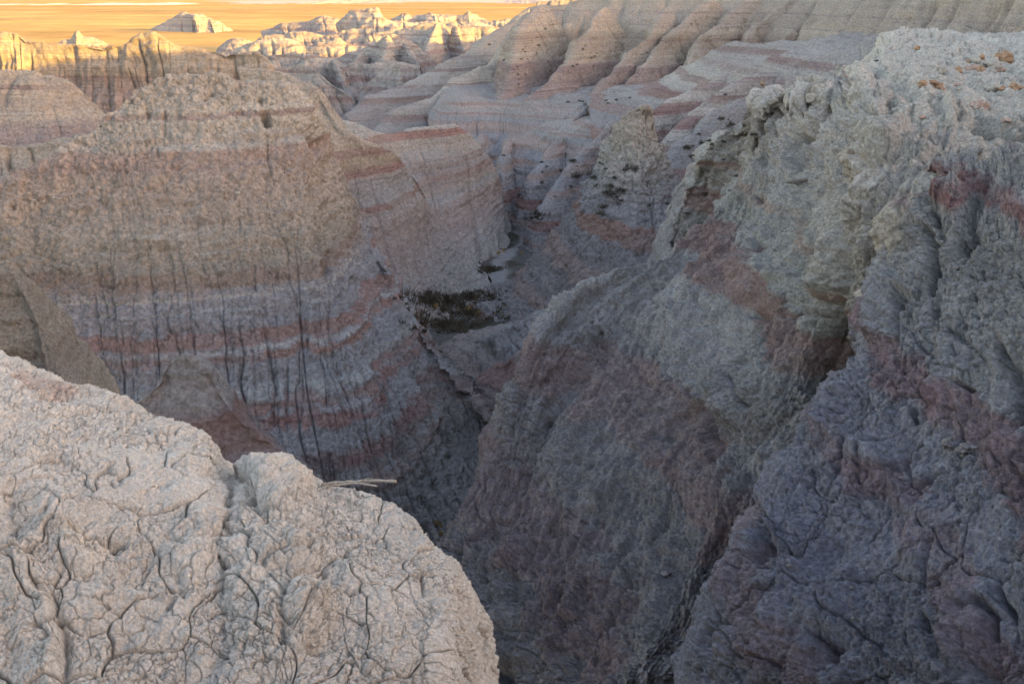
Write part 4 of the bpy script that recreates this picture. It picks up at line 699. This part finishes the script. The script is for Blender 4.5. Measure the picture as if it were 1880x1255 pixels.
CM = [([(515, 1180), (512, 1110), (525, 1075), (560, 1055), (595, 1075)], 9, .075, 1.4), ([(530, 1140), (560, 1165), (590, 1200)], 12, .06), ([(535, 1090), (560, 1110)], 22, -.06), ([(545, 1110), (575, 1100), (600, 1120)], 10, -.03), ([(640, 1110), (660, 1085)], 3, .03), ([(780, 1100), (770, 1050)], 3, .03), ([(725, 1090), (735, 1120)], 3, .03),
      ([(420, 860), (440, 880), (500, 885), (520, 870)], 8, .06), ([(505, 905)], 34, -.15), ([(466, 885), (460, 925), (488, 952), (532, 950)], 8, .05), ([(465, 860)], 22, -.05), ([(470, 900), (468, 940)], 5, .06), ([(400, 855), (430, 905), (425, 935)], 8, .04), ([(90, 905), (85, 950)], 4, .03), ([(115, 970)], 30, -.08), ([(330, 880)], 40, -.05), ([(400, 960)], 50, -.07), ([(560, 1000)], 40, -.05), ([(250, 1060)], 60, .06), ([(700, 1010)], 45, .05), ([(95, 955), (100, 975)], 6, .03),
      ([(390, 1025), (430, 1055)], 6, .05), ([(405, 1115), (440, 1135)], 12, .05), ([(130, 850), (170, 870)], 4, .03), ([(210, 870), (225, 890)], 6, .03), ([(20, 880), (30, 960), (20, 990)], 16, .05), ([(0, 1000), (35, 1040), (70, 1080), (95, 1150), (90, 1260)], 22, -.055), ([(60, 1075), (95, 1100), (118, 1170), (122, 1250)], 9, .07), ([(0, 1080), (40, 1150)], 45, -.06),
      ([(785, 975), (780, 1000)], 6, -.04), ([(460, 1085), (500, 1040), (560, 1035)], 7, .035), ([(640, 1220), (650, 1190)], 4, .03), ([(690, 1230)], 14, -.04), ([(320, 1050), (330, 1090), (350, 1110)], 10, .03), ([(590, 890), (700, 905)], 5, .03), ([(270, 1020), (275, 1050)], 5, .03), ([(120, 1010), (110, 1060)], 5, .035), ([(500, 1255), (560, 1220), (600, 1160)], 30, .05)]
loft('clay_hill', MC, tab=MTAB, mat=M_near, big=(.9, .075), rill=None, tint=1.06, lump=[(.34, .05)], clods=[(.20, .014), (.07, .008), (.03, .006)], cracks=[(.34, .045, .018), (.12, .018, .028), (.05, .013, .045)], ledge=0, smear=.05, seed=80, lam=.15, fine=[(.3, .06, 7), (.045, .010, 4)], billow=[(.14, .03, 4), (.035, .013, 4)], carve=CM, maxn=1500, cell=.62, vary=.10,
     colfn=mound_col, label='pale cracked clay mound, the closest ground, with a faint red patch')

# ================================================================== THINGS LYING ABOUT
from mathutils.bvhtree import BVHTree
dg = bpy.context.evaluated_depsgraph_get(); dg.update()
def hit(px, py):
    """the ground seen at px, py"""
    d = P(px, py, 10.0); d = Vector(d).normalized()
    ok, loc, nor, idx, ob, _ = S.ray_cast(bpy.context.evaluated_depsgraph_get(), Vector((0, 0, 0)), d)
    return (np.array(loc), np.array(nor)) if ok else (None, None)
def simple(name, rgb, var=.2, sc=20, bump=.02):
    m = bpy.data.materials.new(name); m.use_nodes = True; t = m.node_tree; N = t.nodes; Lk = t.links
    b = N['Principled BSDF']; b.inputs['Roughness'].default_value = 1; b.inputs['Specular IOR Level'].default_value = .05
    g = N.new('ShaderNodeNewGeometry'); n = N.new('ShaderNodeTexNoise'); n.inputs['Scale'].default_value = sc; n.inputs['Detail'].default_value = 8; n.inputs['Roughness'].default_value = .7
    r = N.new('ShaderNodeValToRGB'); r.color_ramp.elements[0].position = .3; r.color_ramp.elements[1].position = .7
    r.color_ramp.elements[0].color = tuple(c * (1 - var) for c in rgb) + (1,); r.color_ramp.elements[1].color = tuple(min(1, c * (1 + var)) for c in rgb) + (1,)
    Lk.new(g.outputs['Position'], n.inputs['Vector']); Lk.new(n.outputs[0], r.inputs[0]); Lk.new(r.outputs[0], b.inputs['Base Color'])
    bp = N.new('ShaderNodeBump'); bp.inputs['Distance'].default_value = bump; Lk.new(n.outputs[0], bp.inputs['Height']); Lk.new(bp.outputs[0], b.inputs['Normal'])
    return m
M_rust = simple('rusty stone', (.36, .235, .15), .35, 9, .05); M_pale = simple('pale stone', (.42, .385, .335), .25, 12, .05); M_rose = simple('rosy stone', (.38, .275, .225), .3, 12, .03)
M_dull = simple('dull stone', (.17, .155, .155), .3, 12, .03); M_wood = simple('dead wood', (.34, .29, .24), .35, 60, .004); M_bush = simple('dark sagebrush', (.105, .098, .085), .4, 5, .02); M_dry = simple('dry grass', (.34, .25, .10), .35, 8, .01); M_knob = simple('crusted knob', (.50, .455, .40), .2, 60, .01)

def rock_mesh(seed, flat=.7, n=44, sharp=.36, split=0):
    th = np.linspace(0, math.pi, n); ph = np.linspace(0, 2 * math.pi, 2 * n, endpoint=False)
    T, Ph = np.meshgrid(th, ph, indexing='ij')
    p = np.stack([np.sin(T) * np.cos(Ph), np.sin(T) * np.sin(Ph), np.cos(T)], -1)
    q = p * 1.3 + seed * 5.1
    r = 1 + sharp * fbm(q, 5, seed, .5) * 1.4
    f1, f2, c = voro(p * 1.4 + seed, seed); r = r * (.88 + .42 * (c - .5)) - .12 * np.exp(-((f2 - f1) / .08) ** 2) + .09 * fbm(q * 4, 4, seed + 4)
    p = p * r[..., None] * np.array([1, .85, flat])
    i = np.arange(n * 2 * n).reshape(n, 2 * n); f = np.stack([i[:-1], np.roll(i, -1, 1)[:-1], np.roll(i, -1, 1)[1:], i[1:]], -1).reshape(-1, 4)
    return p, f[:, ::-1]
def put_rock(px, py, wpx, kind, mat, label, seed, flat=.7, name='boulder', cat='boulder', group=None, sink=.35, depth=None):
    loc, nor = hit(px, py)
    if loc is None: return
    dz = loc[1] * cp - loc[2] * sp; s = wpx / F * dz * .5
    p, f = rock_mesh(seed, flat, n=int(np.clip(wpx * .7, 8, 60)))
    a = seed * 1.7; R = np.array([[math.cos(a), -math.sin(a), 0], [math.sin(a), math.cos(a), 0], [0, 0, 1]])
    o = link(name, (p * s) @ R.T, f, mat); o.location = Vector(loc) + Vector((0, 0, s * flat * (1 - 2 * sink) * .6))
    tag(o, label, cat, group)
    return o
BO = [ # px, py, width, material, label, flatness
 (1797, 198, 34, M_rose, 'round rosy boulder alone in the open middle of the plateau', .75),
 (1722, 163, 27, M_rust, 'rust brown boulder at the right end of the small boulder row', .8),
 (1694, 156, 22, M_rust, 'small rust block touching the left side of a rust brown boulder', .7),
 (1712, 152, 18, M_rust, 'low rust slab wedged between two boulders of the row', .5),
 (1842, 113, 42, M_rust, 'big layered rust boulder standing highest at the back of the plateau', .8),
 (1822, 122, 30, M_pale, 'grey block on the left shoulder of the big layered boulder', .8),
 (1836, 129, 30, M_rose, 'flat rosy slab under the big layered boulder', .35),
 (1784, 130, 24, M_rose, 'pale rosy boulder below the jumbled stone cluster', .75),
 (1801, 131, 20, M_rust, 'dark rust boulder beside the pale rosy one in the cluster', .8),
 (1791, 113, 24, M_pale, 'pale stone on top of the jumbled cluster', .6),
 (1777, 115, 13, M_rust, 'small rust stone at the left of the jumbled cluster', .8),
 (1802, 106, 14, M_rust, 'small orange stone at the top of the jumbled cluster', .8),
 (1760, 131, 16, M_rust, 'upright orange stone between two pale stumps', 1.1),
 (1727, 131, 22, M_pale, 'pale rounded stump stone left of the upright orange stone', .9),
 (1863, 165, 30, M_rust, 'rust boulder near the right edge of the plateau', .7),
 (1840, 164, 20, M_rust, 'flat brown stone just left of the rust boulder at the edge', .5),
 (1820, 165, 26, M_pale, 'pale domed stone left of the flat brown stone', .8),
 (1685, 89, 18, M_rust, 'small orange stone far back on the left of the plateau', .5),
 (1848, 222, 20, M_rose, 'tilted rosy slab in front of the round rosy boulder', .4),
 (1757, 158, 22, M_rose, 'low rosy stone right of the boulder row', .55),
 (1693, 216, 14, M_rose, 'little rosy stone in the lower left of the plateau', .6),
 (1740, 232, 14, M_pale, 'little pale stone perched on the plateau rim', .9),
]
for k, (x, y, wd, mt, lb, fl) in enumerate(BO): put_rock(x, y, wd, 0, mt, lb, 100 + k, fl, group='boulders on the plateau')
for k, (x, y, wd, mt, lb) in enumerate([(1399, 154, 11, M_rust, 'small brown boulder perched on the grey spur behind the pinnacle'), (1459, 160, 8, M_rose, 'tiny rosy stone on the banded slope behind the canyon wall'), (1222, 1054, 20, M_dull, 'smooth grey stone stuck in the dark wall, low in the canyon'),
     (1740, 815, 34, M_dull, 'smooth grey stone bedded in the near buttress'), (1775, 828, 40, M_dull, 'long grey stone right of another bedded in the near buttress'), (1756, 492, 16, M_dull, 'small grey chip in a hollow of the near buttress'), (1352, 1108, 10, M_dull, 'tiny stone low on the dark wall'),
     (530, 320, 9, M_rose, 'pinkish pebble high on the butte face left of its caves'), (600, 322, 10, M_pale, 'white pebble lodged beside the butte caves'), (596, 331, 8, M_pale, 'small white chip just under the butte caves'),
     (62, 368, 7, M_pale, 'white chip, leftmost on the butte face'), (80, 371, 9, M_pale, 'widest white chip in the left group on the butte face'), (98, 363, 8, M_pale, 'white chip, rightmost of the left group on the butte face'), (180, 365, 7, M_pale, 'single white chip between the two groups on the butte face'), (438, 355, 11, M_pale, 'larger white chip under a pale ledge on the butte face')]):
    put_rock(x, y, wd, 0, mt, lb, 140 + k, .6, name='stone', cat='stone')

def rubble(n, cx, cy, sx, sy, w0, w1, mat, name, cat, label, group, tf=1.0, seed=0):
    r = np.random.RandomState(seed); base = []
    for k in range(n):
        x, y = cx + r.uniform(-1, 1) * sx, cy + r.uniform(-1, 1) * sy
        if not (2 < x < 1878 and 2 < y < 1253): continue
        loc, nor = hit(x, y)
        if loc is None or abs(loc[1] - tf) > tf * .45: continue
        wd = w0 + (w1 - w0) * r.rand() ** 2.5; dz = loc[1] * cp - loc[2] * sp; s = wd / F * dz * .5
        if len(base) < 5:
            p, f = rock_mesh(seed * 9 + len(base), .8, 14, .35); o = link(name, p, f, mat); base.append(o)
        else:
            o = base[k % 5].copy(); S.collection.objects.link(o)
        o.location = Vector(loc); o.scale = (s, s, s); o.rotation_euler = (r.rand() * 3, r.rand() * 3, r.rand() * 6); tag(o, label, cat, group)
rubble(70, 430, 1080, 430, 180, 4, 13, M_knob, 'clay_crumb', 'clay crumb', 'loose crumb of pale clay lying on the near mound', 'clay crumbs on the near mound', 4.2, 3)
rubble(60, 1560, 1000, 330, 260, 3, 12, M_dull, 'clay_crumb', 'clay crumb', 'small dark crumb of clay lying on the near buttress', 'dark clay crumbs on the near buttress', 9.5, 4)
rubble(40, 1740, 180, 140, 90, 3, 9, M_pale, 'clay_crumb', 'clay crumb', 'small pale stone chip strewn over the plateau', 'stone chips on the plateau', 28, 5)
put_rock(1448, 190, 24, 0, M_pale, 'small upright stone finger on the crest of the canyon wall', 171, 1.7, name='rock_finger', cat='rock', sink=.3)
put_rock(1490, 182, 26, 0, M_pale, 'low pale knob on the wall crest right of the stone finger', 172, .8, name='rock_finger', cat='rock', sink=.4)

# sticks on the mound
def stick(name, pts, r, label, group, branch=()):
    verts = []; faces = []
    def tube(pts, r0, r1):
        n = 10; c = crom(np.array(pts, float), np.linspace(0, len(pts) - 1, 40)); base = len(verts)
        for i, q in enumerate(c):
            t = c[min(i + 1, 39)] - c[max(i - 1, 0)]; t /= np.linalg.norm(t); a = np.cross(t, [0, 0, 1.]); a /= np.linalg.norm(a); b = np.cross(t, a)
            rr = (r0 + (r1 - r0) * i / 39) * (1 + .25 * RT[(i * 77) & 65535] + .2 * math.sin(i * .9))
            for j in range(n):
                an = 2 * math.pi * j / n; k = rr * (1 + .3 * RT[(i // 6 * 31 + j * 17) & 65535]); verts.append(q + a * k * math.cos(an) + b * k * math.sin(an))
        for i in range(39):
            for j in range(n):
                faces.append((base + i * n + j, base + i * n + (j + 1) % n, base + (i + 1) * n + (j + 1) % n, base + (i + 1) * n + j))
        for e in (0, 39):
            m = len(verts); verts.append(c[e])
            for j in range(n): faces.append((base + e * n + j, base + e * n + (j + 1) % n, m, m))
    tube(pts, r, r * .9)
    for bp_, br in branch: tube(bp_, br, br * .5)
    f3 = [f for f in faces if f[2] != f[3]]; f3 += [(f[0], f[1], f[2], f[2]) for f in faces if f[2] == f[3]]
    me = bpy.data.meshes.new(name); me.from_pydata([tuple(v) for v in verts], [], [tuple(dict.fromkeys(f)) for f in f3]); me.materials.append(M_wood)
    for pl in me.polygons: pl.use_smooth = True
    o = bpy.data.objects.new(name, me); S.collection.objects.link(o); tag(o, label, 'stick', group); return o
def at(px, py, up=.006, dy=0):
    l, n = hit(px, py); q = P(px, py, l[1] + dy); return q + np.array([0, 0, up])
def onm(px, Y, py): return P(px, py, Y)
stick('stick', [onm(590, 5.15, 889), onm(620, 5.13, 886), onm(655, 5.10, 884), onm(690, 5.05, 882), onm(727, 5.0, 883)], .007, 'longer grey stick jutting out over the right shoulder of the mound', 'dead sticks on the mound', [([onm(660, 5.09, 884), onm(672, 5.05, 879), onm(684, 5.0, 878)], .003)])
stick('stick', [onm(600, 5.05, 893), onm(630, 5.03, 889), onm(660, 5.0, 887), onm(692, 4.96, 892)], .0045, 'thin crooked stick lying under the longer grey one', 'dead sticks on the mound')

# shrubs
def shrub_mesh(seed, n=260, tuft=False):
    r = np.random.RandomState(seed); V = []; Fc = []
    for k in range(n):
        if tuft:
            b = r.normal(0, .18, 3); b[2] = 0; d = np.array([r.normal(0, .35), r.normal(0, .35), 1.]); L = .5 + .6 * r.rand(); wd = .02
        else:
            d = r.normal(0, 1, 3); d[2] = abs(d[2]) * .8 + .1; d /= np.linalg.norm(d); b = d * (.15 + .55 * r.rand()) * np.array([1, 1, .8]) * (1 + .25 * math.sin(3 * math.atan2(d[1], d[0]) + seed)); d = d + r.normal(0, .5, 3); L = .18 + .25 * r.rand(); wd = .05
        d = d / np.linalg.norm(d); s = np.cross(d, r.normal(0, 1, 3)); s = s / np.linalg.norm(s) * wd; i = len(V)
        V += [b - s, b + s, b + d * L + s * .3, b + d * L - s * .3]; Fc.append((i, i + 1, i + 2, i + 3))
    return np.array(V), np.array(Fc)
SH = []
for k in range(4):
    v, f = shrub_mesh(200 + k); v[:, 2] += .05; SH.append((v, f))
def mk(name, v, f, m):
    o = link(name, v, f, m, smooth=False); return o
protos = {}
def place(name, px, py, wpx, proto, mat, label, cat, group, sq=.8):
    loc, nor = hit(px, py)
    if loc is None or loc[2] < -38.5: return
    key = (name, proto)
    if key not in protos:
        v, f = (SH[proto] if proto < 10 else shrub_mesh(300 + proto, 150, True)); protos[key] = mk(name, v, f, mat); o = protos[key]
    else:
        o = protos[key].copy(); S.collection.objects.link(o)
    dz = loc[1] * cp - loc[2] * sp; s = wpx / F * dz * .5
    o.location = Vector(loc) - Vector((0, 0, s * .12)); o.scale = (s, s, s * sq); o.rotation_euler = (0, 0, random.random() * 6.28)
    tag(o, label, cat, group); return o
# single ones that can be told apart
for k, (x, y, wd, lb) in enumerate([(1332, 174, 11, 'dark round bush alone on the grey slope above the spur'), (1298, 357, 26, 'black bush on the small whitish outcrop'), (1105, 612, 26, 'small blue grey bush on the near side of the canyon wall'), (1610, 112, 12, 'dry round bush at the back corner of the plateau'),
      (1120, 355, 40, 'largest dark bush in the hollow below the pinnacle'), (1110, 380, 30, 'dark bush just under the largest one below the pinnacle'), (985, 392, 34, 'black bush at the head of the gully'), (1262, 392, 16, 'small bush in the crook of the whitish outcrop')]):
    place('bush', x, y, wd, k % 4, M_bush, lb, 'bush', None)
random.seed(21)
def scatter(n, cx, cy, sx, sy, ang, w0, w1, label, group, mat=M_bush, name='bush', cat='bush', proto=None):
    for k in range(n):
        a, b = random.gauss(0, 1), random.gauss(0, 1); x = cx + a * sx * math.cos(ang) - b * sy * math.sin(ang); y = cy + a * sx * math.sin(ang) + b * sy * math.cos(ang)
        place(name, x, y, w0 * .6 + (w1 * 1.25 - w0 * .6) * random.random() ** 2.2, random.randrange(4) if proto is None else proto, mat, label, cat, group)
scatter(44, 965, 115, 34, 24, -.9, 4, 9, 'low dark bush dotted over the leftmost rounded spur of the high slope', 'bushes on the leftmost spur')
scatter(26, 1062, 118, 34, 10, -.6, 4, 8, 'low dark bush dotted along the flank of the second spur', 'bushes on the second spur')
scatter(22, 1160, 120, 60, 12, -.6, 3, 6, 'tiny dark bush dotted over the middle spurs of the high slope', 'bushes on the middle spurs')
scatter(30, 1125, 345, 42, 26, .6, 9, 26, 'dark bush growing on the shaded slope under the pinnacle', 'bushes under the pinnacle')
scatter(26, 1290, 285, 44, 24, -.6, 10, 20, 'dark bush on the shaded flank right of the pinnacle', 'bushes right of the pinnacle')
scatter(14, 1010, 330, 50, 25, -.5, 5, 11, 'small bush on the blue and red slope above the gully head', 'bushes above the gully head')
scatter(30, 845, 545, 55, 8, -.05, 9, 24, 'dark bush on the floor of the gully below the butte', 'bushes on the gully floor')
scatter(14, 830, 580, 40, 14, .2, 10, 22, 'dark bush beside the ledge at the near end of the gully floor', 'bushes beside the ledge')
scatter(14, 880, 560, 34, 12, 0, 10, 20, 'tuft of dry yellowish grass among the bushes of the gully floor', 'dry grass tufts in the gully', M_dry, 'grass_tuft', 'grass tuft', 10)
scatter(8, 910, 480, 26, 10, -.5, 6, 12, 'tuft of dry grass along the pale wash', 'dry grass tufts by the wash', M_dry, 'grass_tuft', 'grass tuft', 10)
scatter(5, 806, 965, 10, 10, 0, 12, 20, 'tuft of dry grass in the dark bottom right behind the mound', 'dry grass tufts behind the mound', M_dry, 'grass_tuft', 'grass tuft', 10)
scatter(10, 1090, 186, 46, 3, -.05, 5, 9, 'low bush on the flat shelf below the spurs', 'bushes on the flat shelf')

# undergrowth choking the gully floor: nobody could count it
def undergrowth():
    r = np.random.RandomState(5); V = []; Fc = []
    poly = [(775, 548, 30, 8), (810, 560, 50, 9), (855, 572, 50, 12), (830, 545, 60, 5), (890, 575, 40, 12), (790, 590, 35, 14), (830, 600, 40, 10), (880, 545, 30, 8), (985, 398, 18, 4), (900, 495, 16, 4)]
    for (cx, cy, sx, sy) in poly:
        for k in range(46):
            x, y = cx + r.normal() * sx * .6, cy + r.normal() * sy * .6
            loc, nor = hit(x, y)
            if loc is None or nor[2] < .55: continue
            sz = .12 + .3 * r.rand() ** 2
            for q in range(26):
                d = r.normal(0, 1, 3) * np.array([.7, .7, .4]); d[2] = abs(d[2]) + .5; d /= np.linalg.norm(d); s_ = np.cross(d, r.normal(0, 1, 3)); s_ /= np.linalg.norm(s_) + 1e-6; s_ *= .028
                b = loc + np.array([r.normal() * sz * .6, r.normal() * sz * .6, -.05]); L = sz * (.5 + r.rand()); i = len(V)
                V += [b - s_, b + s_, b + d * L + s_ * .3, b + d * L - s_ * .3]; Fc.append((i, i + 1, i + 2, i + 3))
    if V:
        o = link('undergrowth', np.array(V), np.array(Fc), simple('gully growth', (.08, .068, .052), .6, 1.2, .02), smooth=False); tag(o, 'dark tangled growth along the gully floor', 'undergrowth', kind='stuff')
undergrowth()
